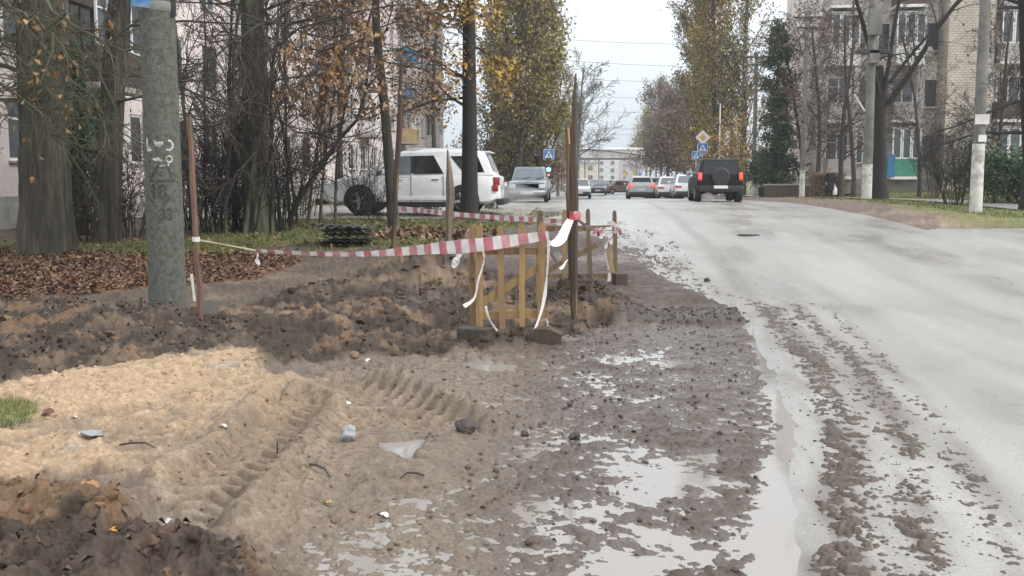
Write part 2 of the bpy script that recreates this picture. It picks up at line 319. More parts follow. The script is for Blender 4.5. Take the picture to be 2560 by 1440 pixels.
    C = lerp3(C, (.175, .135, .098), soft*sm(-.1, -1.0, x+.3*n1)*sm(12, 9, y)*(1-dark)*.8); C = np.clip(C*v*(1+.12*vn(x*120, y*120, 6))[:, None], .01, .9)
    return h, C, np.clip(wet, 0, 1)
def SWX(y): return 12.6+.004*(np.asarray(y, float)-30)
def gz(x, y):
    return float(ground_full(np.array([x]), np.array([y]), False)[0])
def gpf(px, py):
    p = gp(px, py); p.z = gz(p.x, p.y); return p
# polar sheet, fine where the camera sees it closely, reaching past the horizon
_f = math.radians(90)+YAW
_ang = np.concatenate([np.linspace(-math.pi, -math.radians(31), 50)[:-1], np.linspace(-math.radians(31), math.radians(31), 800), np.linspace(math.radians(31), math.pi, 50)[1:]])
_r = [.3, .9, 1.6, 2.3, 2.9, 3.4]
while _r[-1] < 60: _r.append(_r[-1]+max(.012, _r[-1]**2/1850*.95)*(1 if _r[-1] < 24 else 2))
while _r[-1] < 1400: _r.append(_r[-1]*1.06)
_r = np.array(_r); AA, RR = np.meshgrid(_f-_ang, _r); gxx = (RR*np.cos(AA)).ravel(); gyy = (RR*np.sin(AA)).ravel()
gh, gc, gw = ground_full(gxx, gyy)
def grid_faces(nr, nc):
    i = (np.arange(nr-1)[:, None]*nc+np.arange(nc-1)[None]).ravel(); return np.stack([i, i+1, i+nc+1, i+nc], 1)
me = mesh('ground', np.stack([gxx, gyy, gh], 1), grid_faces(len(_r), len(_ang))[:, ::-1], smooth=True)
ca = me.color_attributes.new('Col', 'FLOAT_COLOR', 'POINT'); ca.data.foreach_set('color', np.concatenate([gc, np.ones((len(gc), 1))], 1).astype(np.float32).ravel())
wa = me.attributes.new('wet', 'FLOAT', 'POINT'); wa.data.foreach_set('value', gw.astype(np.float32))
m, t, p = node_mat('wet_earth'); N = t.nodes.new; L = t.links.new
p.inputs['Specular IOR Level'].default_value = .4; a = N('ShaderNodeAttribute'); a.attribute_name = 'Col'; w = N('ShaderNodeAttribute'); w.attribute_name = 'wet'
tc = N('ShaderNodeTexCoord'); n = N('ShaderNodeTexNoise'); n.inputs['Scale'].default_value = 38; n.inputs['Detail'].default_value = 6; n.inputs['Roughness'].default_value = .7; L(tc.outputs['Object'], n.inputs['Vector'])
r = N('ShaderNodeMapRange'); r.inputs[1].default_value = .3; r.inputs[2].default_value = .7; r.inputs[3].default_value = .72; r.inputs[4].default_value = 1.28; L(n.outputs['Fac'], r.inputs[0])
s = N('ShaderNodeVectorMath'); s.operation = 'SCALE'; L(a.outputs['Color'], s.inputs[0]); L(r.outputs[0], s.inputs['Scale']); L(s.outputs[0], p.inputs['Base Color'])
n2 = N('ShaderNodeTexNoise'); n2.inputs['Scale'].default_value = 5; n2.inputs['Detail'].default_value = 5; L(tc.outputs['Object'], n2.inputs['Vector'])
ma = N('ShaderNodeMath'); ma.operation = 'MULTIPLY_ADD'; ma.inputs[1].default_value = .9; ma.inputs[2].default_value = -.45; L(n2.outputs['Fac'], ma.inputs[0])
mb = N('ShaderNodeMath'); mb.operation = 'ADD'; L(ma.outputs[0], mb.inputs[0]); L(w.outputs['Fac'], mb.inputs[1])
rr = N('ShaderNodeMapRange'); rr.inputs[1].default_value = .15; rr.inputs[2].default_value = .85; rr.inputs[3].default_value = .85; rr.inputs[4].default_value = .12; L(mb.outputs[0], rr.inputs[0]); L(rr.outputs[0], p.inputs['Roughness'])
bp = N('ShaderNodeBump'); bp.inputs['Strength'].default_value = .6; bp.inputs['Distance'].default_value = .014; L(n.outputs['Fac'], bp.inputs['Height']); L(bp.outputs[0], p.inputs['Normal'])
me.materials.append(m)
tag(link('ground', me), 'churned brown earth, sand and mud beside the road', kind='structure')
# ---- carriageway
_ry = np.concatenate([np.linspace(-30, 2, 12), np.geomspace(2.4, 420, 420)])
_rx = np.concatenate([np.linspace(0, .20, 10)[:-1], np.linspace(.20, .56, 110)[:-1], np.linspace(.56, 1, 26)])
YY, XX = np.meshgrid(_ry, _rx, indexing='ij'); rl = road_left(YY); XX = rl+(7.55-rl)*XX
XX2 = XX.ravel(); YY2 = YY.ravel()
m, t, p = node_mat('wet_asphalt'); N = t.nodes.new; L = t.links.new
tc = N('ShaderNodeTexCoord')
def nt_(sc, det, st=(1, 1, 1), ro=.6):
    mp = N('ShaderNodeMapping'); mp.inputs['Scale'].default_value = st; L(tc.outputs['Object'], mp.inputs[0])
    q = N('ShaderNodeTexNoise'); q.inputs['Scale'].default_value = sc; q.inputs['Detail'].default_value = det; q.inputs['Roughness'].default_value = ro; L(mp.outputs[0], q.inputs['Vector']); return q.outputs['Fac']
def mr(src, a, b, c, d):
    q = N('ShaderNodeMapRange'); q.inputs[1].default_value = a; q.inputs[2].default_value = b; q.inputs[3].default_value = c; q.inputs[4].default_value = d; L(src, q.inputs[0]); return q.outputs[0]
def mixc(f, A, B):
    q = N('ShaderNodeMix'); q.data_type = 'RGBA'; L(f, q.inputs[0])
    for i, c in ((6, A), (7, B)):
        if isinstance(c, tuple): q.inputs[i].default_value = (*c, 1)
        else: L(c, q.inputs[i])
    return q.outputs[2]
st1 = nt_(1.6, 5, (1, .09, 1)); st2 = nt_(.6, 4, (1, .35, 1)); fine = nt_(70, 4); sp = nt_(9, 6, (1, .6, 1), .75)
c1 = mixc(mr(st1, .35, .65, 0, 1), (.285, .276, .258), (.345, .335, .315))
c2 = mixc(mr(st2, .52, .66, 0, .7), c1, (.225, .212, .192))
c3 = mixc(mr(sp, .63, .70, 0, .55), c2, (.17, .145, .125))
sxx = N('ShaderNodeSeparateXYZ'); L(tc.outputs['Object'], sxx.inputs[0]); wob = N('ShaderNodeMath'); wob.operation = 'MULTIPLY_ADD'; wob.inputs[1].default_value = .35; L(nt_(.7, 3, (1, .4, 1)), wob.inputs[0]); L(sxx.outputs['X'], wob.inputs[2])
def band(c0, w0, f0):
    a_ = N('ShaderNodeMath'); a_.operation = 'SUBTRACT'; a_.inputs[1].default_value = c0; L(wob.outputs[0], a_.inputs[0]); b_ = N('ShaderNodeMath'); b_.operation = 'ABSOLUTE'; L(a_.outputs[0], b_.inputs[0]); q1 = mr(b_.outputs[0], w0, w0*.35, 0, f0)
    m_ = N('ShaderNodeMath'); m_.operation = 'MULTIPLY'; L(q1, m_.inputs[0]); L(mr(st1, .3, .62, .35, 1), m_.inputs[1]); return m_.outputs[0]
c3 = mixc(band(2.38, .20, .45), c3, (.135, .118, .102)); c3 = mixc(band(3.35, .20, .2), c3, (.17, .155, .138)); c3 = mixc(band(4.9, .25, .18), c3, (.17, .155, .138)); c3 = mixc(band(5.9, .25, .18), c3, (.17, .155, .138))
fa = N('ShaderNodeAttribute'); fa.attribute_name = 'film'; c3 = mixc(mr(fa.outputs['Fac'], .15, .85, 0, .85), c3, (.125, .098, .082))
s = N('ShaderNodeVectorMath'); s.operation = 'SCALE'; L(c3, s.inputs[0]); L(mr(fine, .3, .7, .74, 1.26), s.inputs['Scale']); L(s.outputs[0], p.inputs['Base Color'])
L(mr(st2, .35, .65, .42, .24), p.inputs['Roughness'])
bp = N('ShaderNodeBump'); bp.inputs['Strength'].default_value = .25; bp.inputs['Distance'].default_value = .006; L(fine, bp.inputs['Height']); L(bp.outputs[0], p.inputs['Normal'])
me = mesh('road', np.stack([XX2, YY2, road_z(XX2, YY2)], 1), grid_faces(len(_ry), len(_rx))[:, ::1], m, True)
_ug = XX2-np.interp(YY2, [2, 4.5, 7.4, 10, 13.4, 16, 22, 30], [.55, .74, 1.38, 1.65, 1.86, 1.15, .2, -2.0]); _wv = .05*vn(XX2*0+3, YY2*.8, 71)
_fl = (.95*np.exp(-((_ug-.38+_wv)/.17)**2)+.75*np.exp(-((_ug-.78+_wv)/.11)**2)+.55*np.exp(-((_ug-1.12-_wv)/.10)**2)+.30*sm(1.6, .2, _ug))*sm(16, 12.5, YY2)+.85*sm(2.3, 1.0, XX2)*sm(12.5, 14, YY2)*sm(27, 21, YY2)
_fl = np.clip(_fl*(.75+.9*fbm(XX2*6, YY2*.9, 4, 77)+.5*fbm(XX2*14, YY2*3, 3, 79)), 0, 1); me.attributes.new('film', 'FLOAT', 'POINT').data.foreach_set('value', _fl.astype(np.float32))
tag(link('road', me), 'wet grey asphalt road running to the far gantry', kind='structure')
def sheet(name, x0, x1, y0, y1, nx, ny, zf, mat, label):
    X, Y = np.meshgrid(np.linspace(x0, x1, nx), np.linspace(y0, y1, ny)); X = X.ravel(); Y = Y.ravel()
    me = mesh(name, np.stack([X, Y, zf(X, Y)], 1), grid_faces(ny, nx), mat, True); return tag(link(name, me), label, kind='structure')
sheet('side_road', 7.4, 60, 14.6, 24.9, 80, 40, lambda x, y: base(x, y)-.02+.01*vn(x*.4, y*.8, 3)-.02*sm(7.9, 7.4, x), m, 'wet asphalt side road joining on the right')
_dm = pm('driveway_asphalt', (.30, .285, .265), .4, .25, 2, .2, 50, col2=(.20, .18, .155))
X, Y = np.meshgrid(np.linspace(-22, -1.9, 60), np.linspace(24.6, 37, 40)); X = X.ravel(); Y = Y.ravel()
sheet('driveway', -24, -1.8, 27.2, 36, 60, 40, lambda x, y: base(x, y)+.004+.01*vn(x*.5, y*.5, 3), _dm, 'grey yard driveway under the white car')
_sw = pm('path_asphalt', (.25, .25, .25), .4, .2, 3, .2, 60)
Y = np.geomspace(24.5, 160, 90); V = np.array([(SWX(y)+d, y, bz(SWX(y)+d, y)+.012) for y in Y for d in (-.8, .8)])
tag(link('footpath', mesh('footpath', V, grid_faces(len(Y), 2), _sw, True)), 'narrow grey footpath beside the right-hand lawn', kind='structure')
# ---- standing water
_wm, _wt, _wp = node_mat('muddy_water'); _wp.inputs['Base Color'].default_value = (.27, .25, .23, 1); _wp.inputs['Roughness'].default_value = .05; _wp.inputs['IOR'].default_value = 1.33; _wp.inputs['Specular IOR Level'].default_value = .6
_n = _wt.nodes.new('ShaderNodeTexNoise'); _n.inputs['Scale'].default_value = 14; _tc = _wt.nodes.new('ShaderNodeTexCoord'); _wt.links.new(_tc.outputs['Object'], _n.inputs['Vector'])
_b = _wt.nodes.new('ShaderNodeBump'); _b.inputs['Strength'].default_value = .05; _b.inputs['Distance'].default_value = .01; _wt.links.new(_n.outputs['Fac'], _b.inputs['Height']); _wt.links.new(_b.outputs[0], _wp.inputs['Normal'])
def water(poly, z, label):
    n = len(poly); me = mesh('puddle', [(p[0], p[1], z) for p in poly], [tuple(range(n))], _wm); bm = bmesh.new(); bm.from_mesh(me)
    for f in bm.faces:
        if f.normal.z < 0: f.normal_flip()
    bm.to_mesh(me); bm.free(); return tag(link('puddle', me), label, kind='structure')
water([(-1.6, 3), (2.2, 3), (2.3, 5), (2.3, 8), (2.2, 12), (.3, 12.4), (-1.0, 10.2), (-1.9, 7)], -.0020, 'shallow rainwater over the churned mud and gutter')
water([tuple(p) for p in gpl([(925, 1125), (1080, 1115), (1065, 1150), (1020, 1182), (960, 1172)])], .058, 'small cloudy puddle in the sand near the tyre track')
water([tuple(p) for p in gpl([(1530, 735), (1680, 730), (1800, 760), (1780, 782), (1620, 790), (1550, 785)])], .012, 'bright puddle behind the mud ridge')
# ------------------------------------------------------------------ buildings
M_glass = pm('window_glass', (.05, .06, .07), .08, .3, 1.5, 0, spec=.8, orand=.5)
M_frame = pm('window_frame_white', (.72, .72, .70), .5, .08, 8, .1)
M_frameb = pm('window_frame_brown', (.16, .09, .06), .6, .2, 8, .1)
M_dark = pm('dark_recess', (.03, .03, .035), .8, .2, 4, 0)
M_pink = pm('pale_pink_panel', (.66, .58, .565), .85, .14, 1.1, .3, 60, col2=(.57, .50, .485), f2=.45, orand=.10)
M_conc = pm('weathered_concrete', (.36, .345, .32), .85, .25, 2.5, .4, 40, col2=(.26, .25, .23), f2=.4)
M_white = pm('white_render', (.74, .72, .70), .8, .1, 2, .2, 40, col2=(.55, .52, .49), f2=.4)
M_beige = pm('beige_render', (.70, .625, .575), .85, .16, 1.4, .3, 40, col2=(.53, .45, .405), f2=.4)
def colm(name, c, r=.6): return pm(name, c, r, .16, 3, .15, 30, col2=tuple(q*.72 for q in c), f2=.35)
M_par = [colm('parapet_grey', (.36, .34, .33)), colm('parapet_brown', (.075, .05, .042)), colm('parapet_white', (.66, .64, .63)), colm('parapet_mint', (.36, .56, .40)), colm('parapet_blue', (.03, .17, .36)), colm('parapet_teal', (.05, .25, .17)), colm('parapet_ochre', (.42, .30, .15))]
def panel_mesh(name, w, h, ow, oh, oz, t, mat):
    """wall panel in the x-z plane with a window opening; front at y=0"""
    b = MB(); x0, x1, z0, z1 = -w/2, w/2, 0, h; a0, a1, c0, c1 = -ow/2, ow/2, oz, oz+oh
    for q in ((x0, a0, z0, z1), (a1, x1, z0, z1), (a0, a1, z0, c0), (a0, a1, c1, z1)):
        b.box(((q[0]+q[1])/2, t/2, (q[2]+q[3])/2), (q[1]-q[0], t, q[3]-q[2]))
    return b.mesh(name, mat)
def window_meshes(w, h, mat, k=2):
    f = MB(); e = .07
    for z in (e/2, h-e/2): f.box((0, .03, z), (w, .06, e))
    for x in (-w/2+e/2, w/2-e/2): f.box((x, .03, h/2), (e, .058, h-2*e))
    for i in range(1, k): f.box((-w/2+w*i/k, .03, h/2), (.07, .05, h-2*e))
    if k > 1: f.box((-w/2+w/k/2, .032, h*.68), (w/k-.14, .045, .05))
    g = MB(); g.box((0, .035, h/2), (w-.05, .02, h-.05)); s = MB(); s.box((0, -.06, -.03), (w+.14, .2, .05))
    return f.mesh('window', mat), g.mesh('pane', M_glass), s.mesh('sill', M_conc)
def put_window(par, wm, loc, rz=0):
    o = link('window', wm[0], par, loc, (0, 0, rz)); link('pane', wm[1], o); link('sill', wm[2], o); return o
# ---- long pale block parallel to the road on the left
LB = E('apartment_block', 'long pale pink five-storey block behind the bare trees on the left', 'building', (-14.0, 20.2, bz(-14, 40)-.25), math.pi/2)
# local x runs along the road (towards +Y), local -y faces the street
pw, ph, nf, nb = 3.2, 2.82, 5, 24
pmesh = panel_mesh('wall_panel', pw-.03, ph-.03, 1.5, 1.5, .86, .16, M_pink); pm2 = panel_mesh('wall_panel', pw-.03, ph-.03, .9, 1.5, .86, .16, M_pink)
w1 = window_meshes(1.5, 1.5, M_frame); w1b = window_meshes(1.5, 1.5, M_frameb); w2 = window_meshes(.9, 1.5, M_frame, 1)
b = MB(); b.box((nb*pw/2, 6.0, nf*ph/2+.4), (nb*pw-.1, 11.6, nf*ph+.8)); b.build('core', M_conc, LB)
b = MB(); b.box((nb*pw/2, 5.95, .4), (nb*pw+.05, 12, .8)); b.build('plinth', M_conc, LB)
b = MB(); b.box((nb*pw/2, 5.9, nf*ph+.95), (nb*pw+.4, 12.6, .3)); b.build('roof', M_conc, LB)
for i in range(nb):
    for k in range(nf):
        x = pw*(i+.5); z = .8+k*ph; sm_ = i % 4 == 3
        link('wall_panel', pm2 if sm_ else pmesh, LB, (x, 0, z))
        put_window(LB, w2 if sm_ else (w1b if R.random() < .3 else w1), (x, .05, z+.86))
bal = MB(); bal.box((0, -.55, 0), (2.9, 1.1, .14)); balm = bal.mesh('balcony', M_conc)
def parapet(mat): q = MB(); q.box((0, -1.06, .55), (2.9, .05, .95)); q.box((-1.425, -.53, .55), (.05, 1.0, .95)); q.box((1.425, -.53, .55), (.05, 1.0, .95)); return q.mesh('parapet', mat)
pmeshes = [parapet(m_) for m_ in M_par]
for i in (2, 6, 10, 13, 17, 21):
    for k in range(1, nf):
        o = link('balcony', balm, LB, (pw*(i+.5), 0, .8+k*ph+.05)); link('parapet', pmeshes[R.choice([0, 0, 2, 2, 1, 6, 4])], o)
        if R.random() < .5:
            g = link('glazing', w1[0], o, (-.7, -1.08, 1.0), (0, 0, 0), (.95, 1, 1)); link('pane', w1[1], o, (-.7, -1.04, 1.0)); link('pane', w1[1], o, (.7, -1.04, 1.0)); link('glazing', w1[0], o, (.7, -1.08, 1.0), (0, 0, 0), (.95, 1, 1))
# ---- right-hand block, front facing down the road towards the camera
BY = 64.0; BZ = bz(22, BY)-.1; FH = 3.28
def bx(px): return at(px, 440, BY).x
X0 = bx(2048); RB = E('apartment_block', 'beige brick and plaster apartment block with mismatched balconies on the right', 'building', (X0, BY, BZ)); WX = 36
def lx(px): return bx(px)-X0
m, t, p = node_mat('pale_silicate_brick'); N = t.nodes.new; L = t.links.new
tcn = N('ShaderNodeTexCoord'); mpn = N('ShaderNodeMapping'); mpn.inputs['Rotation'].default_value = (math.pi/2, 0, 0); L(tcn.outputs['Object'], mpn.inputs[0])
br = N('ShaderNodeTexBrick'); br.inputs['Color1'].default_value = (.60, .53, .445, 1); br.inputs['Color2'].default_value = (.52, .455, .385, 1); br.inputs['Mortar'].default_value = (.33, .29, .245, 1); br.inputs['Scale'].default_value = 1; br.inputs['Mortar Size'].default_value = .016; br.inputs['Brick Width'].default_value = .30; br.inputs['Row Height'].default_value = .145
L(mpn.outputs[0], br.inputs['Vector']); nn = N('ShaderNodeTexNoise'); nn.inputs['Scale'].default_value = .8; nn.inputs['Detail'].default_value = 6; L(tcn.outputs['Object'], nn.inputs['Vector'])
mm = N('ShaderNodeMapRange'); mm.inputs[1].default_value = .3; mm.inputs[2].default_value = .7; mm.inputs[3].default_value = .72; mm.inputs[4].default_value = 1.15; L(nn.outputs['Fac'], mm.inputs[0])
vs = N('ShaderNodeVectorMath'); vs.operation = 'SCALE'; L(br.outputs['Color'], vs.inputs[0]); L(mm.outputs[0], vs.inputs['Scale']); L(vs.outputs[0], p.inputs['Base Color']); p.inputs['Roughness'].default_value = .85
bpn = N('ShaderNodeBump'); bpn.inputs['Strength'].default_value = .8; bpn.inputs['Distance'].default_value = .03; bpn.invert = True; L(br.outputs['Fac'], bpn.inputs['Height']); L(bpn.outputs[0], p.inputs['Normal']); M_brick = m
HB = 5*FH+.9
b = MB(); b.box((WX/2, 6.2, HB/2), (WX, 12, HB)); b.build('wall', M_beige, RB)
b = MB(); b.box((WX/2, 6.0, .45), (WX+.1, 12.6, .9)); b.build('plinth', M_conc, RB)
b = MB(); b.box((WX/2, 6, HB+.15), (WX+.8, 13.2, .3)); b.build('roof', M_conc, RB)
xa, xb = lx(2333), lx(2440)
b = MB(); b.box(((xa+xb)/2, -.75, HB/2-.2), (xb-xa, 1.9, HB-.4)); b.build('brick_shaft', M_brick, RB)
b = MB(); b.box(((xb+lx(2460))/2, -.25, HB/2-.2), (lx(2460)-xb-.02, 1.0, HB-.6)); b.build('render_strip', M_white, RB)
def strip(x0, x1, yy, mat, name): q = MB(); q.box(((x0+x1)/2, yy, HB/2+.3), (x1-x0, .24, HB-1.5)); return q.build(name, mat, RB)
strip(lx(2284), lx(2303), .14, M_white, 'pilaster'); strip(lx(2128), lx(2140), .14, M_white, 'pilaster')
wr = window_meshes(1.35, 1.7, M_frame); wrb = window_meshes(1.0, 1.7, M_frame, 1); wd = window_meshes(1.3, 1.7, M_frameb)
for k in range(5):
    z = .95+k*FH+.85
    for px_ in (2155, 2185): put_window(RB, wd if k % 2 else wr, (lx(px_), .12, z))
    put_window(RB, wrb, (lx(2318), .12, z))
    for i in range(4): put_window(RB, wr, (lx(2560)+1.5+i*3.2, .12, z))
def rbal(px0, px1, k, mat, glazed, name='balcony'):
    x0, x1 = lx(px0), lx(px1); w_ = x1-x0; z = .95+k*FH; c = (x0+x1)/2
    q = MB(); q.box((0, -.65, 0), (w_+.1, 1.5, .16)); o = q.build(name, M_white, RB, loc=(c, 0, z))
    q = MB(); q.box((0, -1.32, .6), (w_, .06, 1.0)); q.box((-w_/2+.03, -.65, .6), (.06, 1.25, 1.0)); q.box((w_/2-.03, -.65, .6), (.06, 1.25, 1.0)); q.build('parapet', mat, o)
    if glazed:
        n_ = 3
        for i in range(n_):
            wm_ = window_meshes(w_/n_-.04, 1.75, M_frame, 1); g = link('glazing', wm_[0], o, (-w_/2+(i+.5)*w_/n_, -1.33, 1.12)); link('pane', wm_[1], g)
        q = MB(); q.box((0, -.65, 2.93), (w_+.16, 1.45, .1)); q.build('balcony_roof', M_conc, o)
    else:
        put_window(RB, wr, (c, .1, z+.95))
    return o
for k, (mt, gl) in enumerate(((M_par[5], 1), (M_par[0], 0), (M_par[2], 1), (M_par[1], 1), (M_par[0], 1))): rbal(2212, 2283, k, mt, gl)
for k, (mt, gl) in enumerate(((M_par[0], 0), (M_par[0], 0), (M_par[2], 1), (M_par[0], 1), (M_par[2], 0))): rbal(2055, 2125, k, mt, gl)
for k, (mt, gl) in enumerate(((M_par[5], 1), (M_par[1], 0), (M_par[0], 1), (M_par[2], 1), (M_par[3], 1))): rbal(2466, 2556, k, mt, gl)
q = MB(); q.box((0, -1.3, .9), (lx(2216)-lx(2198), .08, 1.3)); q.build('blue_board', M_par[4], RB, loc=(lx(2210), -.1, .75))
q = MB(); q.lathe([(.02, 0), (.2, .03), (.36, .10), (.42, .16), (.41, .165), (.35, .115), (.02, .03)], 16, 'Y', closed=True); q.build('satellite_dish', M_white, RB, True, loc=(lx(2308), -.25, 2*FH+1.6), rot=(math.radians(15), 0, math.radians(20)))
b = MB()
for i in range(6): b.box((3+i*6, 3.5, HB+.8), (.9, .9, 1.1)); 
o = b.build('chimney', M_brick, RB)
# ---- distant buildings beyond the gantry
def far_block(px0, px1, Y, nfl, mat, label, dep=14):
    x0, x1 = at(px0, 440, Y).x, at(px1, 440, Y).x; w_ = x1-x0; o = E('apartment_block', label, 'building', (x0, Y, bz(0, Y)-.3)); h = nfl*2.9+.8
    q = MB(); q.box((w_/2, dep/2, h/2), (w_, dep, h)); q.build('wall', mat, o)
    q = MB(); q.box((w_/2, dep/2, h+.2), (w_+.8, dep+.8, .4)); q.build('roof', M_conc, o)
    wm_ = window_meshes(1.6, 1.6, M_frame); n_ = max(2, int(w_/3.6))
    for k in range(nfl):
        for i in range(n_): put_window(o, wm_, ((i+.5)*w_/n_, -.05, k*2.9+1.5))
    return o
far_block(1395, 1492, 330, 2, colm('far_cream', (.60, .52, .42)), 'cream low building seen under the far gantry on the left')
far_block(1490, 1545, 420, 4, colm('far_white', (.62, .62, .60)), 'pale five-storey building closing the end of the street')
far_block(1548, 1600, 520, 4, colm('far_pink', (.50, .42, .40)), 'faint pinkish block at the far right end of the street')
far_block(1440, 1500, 560, 6, colm('far_grey', (.50, .49, .47)), 'taller grey block behind the cream low building')
# low house glimpsed beside the poplars on the right
o = E('small_house', 'grey tin-roofed outhouse behind the footpath poles', 'building', (16.8, 92, bz(16.8, 92)-.1))
q = MB(); q.box((0, 2, 1.6), (5, 4, 3.2)); q.build('wall', M_conc, o); q = MB(); q.prism([(-2.9, 3.1), (2.9, 3.1), (2.7, 3.3), (0, 4.3), (-2.7, 3.3)], -.3, 4.3); q.build('roof', pm('tin_roof', (.36, .37, .38), .4, .2, 3, .1, metal=.4), o)
put_window(o, wr, (-1.2, -.06, 1.0)); put_window(o, wr, (1.2, -.06, 1.0))
# ---- pipe gantry over the road
GY = 190; gzz = bz(3, GY)
o = E('pipe_gantry', 'white pipe gantry with dark edge beams spanning the far street', 'gantry', (0, GY, gzz))
M_gw = pm('gantry_white', (.72, .71, .69), .6, .12, 1, .1, col2=(.55, .54, .52), f2=.35); M_gd = pm('gantry_steel', (.10, .09, .085), .7, .2, 3, .1)
xl, xr = at(1380, 440, GY).x, at(1617, 440, GY).x
za, zb, zc = [1.75+(440-v)*GY/FPX-gzz for v in (398, 377, 372)]
for i in range(5):
    w_ = (xr-xl)/5; q = MB(); q.box((xl+w_*(i+.5), 0, (za+zb)/2+.1), (w_-.12, .25, zb-za-.5)); q.build('panel', M_gw, o)
q = MB(); q.box(((xl+xr)/2, 0, za), (xr-xl+.6, .9, .34)); q.build('lower_beam', M_gd, o)
q = MB(); q.tube([(xl, -.4, zb-.75), (xl+(xr-xl)*.35, -.4, zb+.15), (xl+(xr-xl)*.45, -.4, zb+.1), (xr, -.4, zb-1.0)], .13, 6); q.build('sloping_brace', M_gd, o)
q = MB(); q.tube([(xl-.5, .1, zb+.15), (xr+.5, .1, zb+.15)], .34, 10); q.build('pipe', M_gw, o, True)
for x in (xl+.3, xr-.1, at(1462, 440, GY).x, at(1497, 440, GY).x):
    q = MB(); q.box((x, 0, za/2-.3), (.42 if x in (xl+.3, xr-.1) else .2, .42, za+.3)); q.build('post', M_conc if x > xr-1 or x < xl+1 else M_gd, o)
# ------------------------------------------------------------------ trees and shrubs
def grow(rng, p, d, L, r, lev, P, out):
    n = P['seg'][lev]; st = L/n; pts = [p]; w = P['wan'][lev]; tr = P['trop'][lev]; dirs = [d]
    for i in range(n):
        d = d+rng.normal(0, w, 3); d[2] += tr; d = d/np.linalg.norm(d); p = p+d*st; pts.append(p); dirs.append(d)
    tp = P['tap'][lev]; rad = r*(1-(1-tp)*np.linspace(0, 1, n+1))
    if lev == 0 and P.get('flare'): rad = rad*(1+P['flare']*np.exp(-np.linspace(0, L, n+1)/.45))
    out.append((np.array(pts), np.maximum(rad, P['rmin']), lev))
    if lev+1 < len(P['seg']):
        k = P['n'][lev+1]; k = int(k*rng.uniform(.75, 1.25)+.5)
        for j in range(k):
            t = P['t0'][lev]+(1-P['t0'][lev])*((j+rng.uniform(0, 1))/k); q = t*n; i = min(int(q), n-1); f = q-i
            pos = pts[i]*(1-f)+pts[i+1]*f; pd = dirs[i+1]; a = math.radians(P['ang'][lev+1]*rng.uniform(.7, 1.3)); phi = rng.uniform(0, 2*math.pi)
            u = np.cross(pd, (.31, .77, .21)); u /= np.linalg.norm(u); v = np.cross(pd, u)
            nd = pd*math.cos(a)+(u*math.cos(phi)+v*math.sin(phi))*math.sin(a)
            rr = (r*(1-(1-tp)*t))*P['rr'][lev+1]*rng.uniform(.6, 1.1); ll = L*P['len'][lev+1]*rng.uniform(.6, 1.2)*(1-P.get('sh', .5)*(t-P['t0'][lev])/(1-P['t0'][lev]+1e-6))
            grow(rng, pos, nd, ll, rr, lev+1, P, out)
def tubes(paths, kk=(8, 5, 3, 3, 3)):
    V = []; F = []; o = 0; G = {}
    for p, r, l in paths: G.setdefault((len(p), kk[min(l, 4)]), []).append((p, r))
    for (n, k), lst in G.items():
        P = np.stack([a for a, _ in lst]); Rd = np.stack([b for _, b in lst]); T = np.gradient(P, axis=1); T /= np.linalg.norm(T, axis=2, keepdims=True)+1e-9
        ref = np.where(np.abs(T[:, :1, 2:3]) > .85, np.array([1., .2, 0]), np.array([.1, .2, 1.])); X = np.cross(T, ref); X /= np.linalg.norm(X, axis=2, keepdims=True)+1e-9; Y = np.cross(X, T)
        a = np.arange(k)*2*math.pi/k; v = P[:, :, None]+(X[:, :, None]*np.cos(a)[None, None, :, None]+Y[:, :, None]*np.sin(a)[None, None, :, None])*Rd[:, :, None, None]
        m = len(lst); idx = o+np.arange(m*n*k).reshape(m, n, k); A = idx[:, :-1]; B = idx[:, 1:]
        F.append(np.stack([A, np.roll(A, -1, 2), np.roll(B, -1, 2), B], -1).reshape(-1, 4)); V.append(v.reshape(-1, 3)); o += m*n*k
    return np.concatenate(V), np.concatenate(F)
def leaves(rng, pts, size, droop=0, asp=.6):
    n = len(pts); d = rng.normal(0, 1, (n, 3)); d[:, 2] -= droop; d /= np.linalg.norm(d, axis=1, keepdims=True); e = np.cross(d, rng.normal(0, 1, (n, 3))); e /= np.linalg.norm(e, axis=1, keepdims=True)
    s = size*rng.uniform(.6, 1.35, (n, 1)); c = np.cross(d, e)*s*.18
    V = np.stack([pts, pts+d*s*.5+e*s*asp*.5+c, pts+d*s, pts+d*s*.5-e*s*asp*.5+c], 1).reshape(-1, 3); return V, np.arange(n*4).reshape(n, 4)
def twig_pts(rng, paths, lev, n, jit):
    S = np.concatenate([p[1:] for p, r, l in paths if l >= lev]); return S[rng.integers(0, len(S), n)]+rng.normal(0, jit, (n, 3))
M_bark = pm('bark_grey_brown', (.042, .033, .027), .9, .45, 9, .9, 22, st=(1, 1, .18), col2=(.075, .085, .045), f2=.4)
M_barkg = pm('bark_mossy', (.066, .053, .039), .9, .55, 14, 1.0, 18, st=(1, 1, .10), col2=(.026, .024, .016), f2=.55)
M_barkd = pm('bark_dark', (.024, .020, .018), .9, .3, 9, .7, 22, st=(1, 1, .2))
M_twig = pm('twig_brown', (.045, .034, .028), .85, .3, 3, 0); M_twigg = pm('twig_greenish', (.068, .066, .036), .85, .3, 3, 0); M_twigr = pm('twig_reddish', (.055, .038, .034), .85, .3, 3, 0); M_twiggrey = pm('twig_grey', (.14, .13, .115), .85, .3, 3, 0)
def leafm(name, c, c2): return pm(name, c, .6, .4, 2.2, 0, col2=c2, f2=.5)
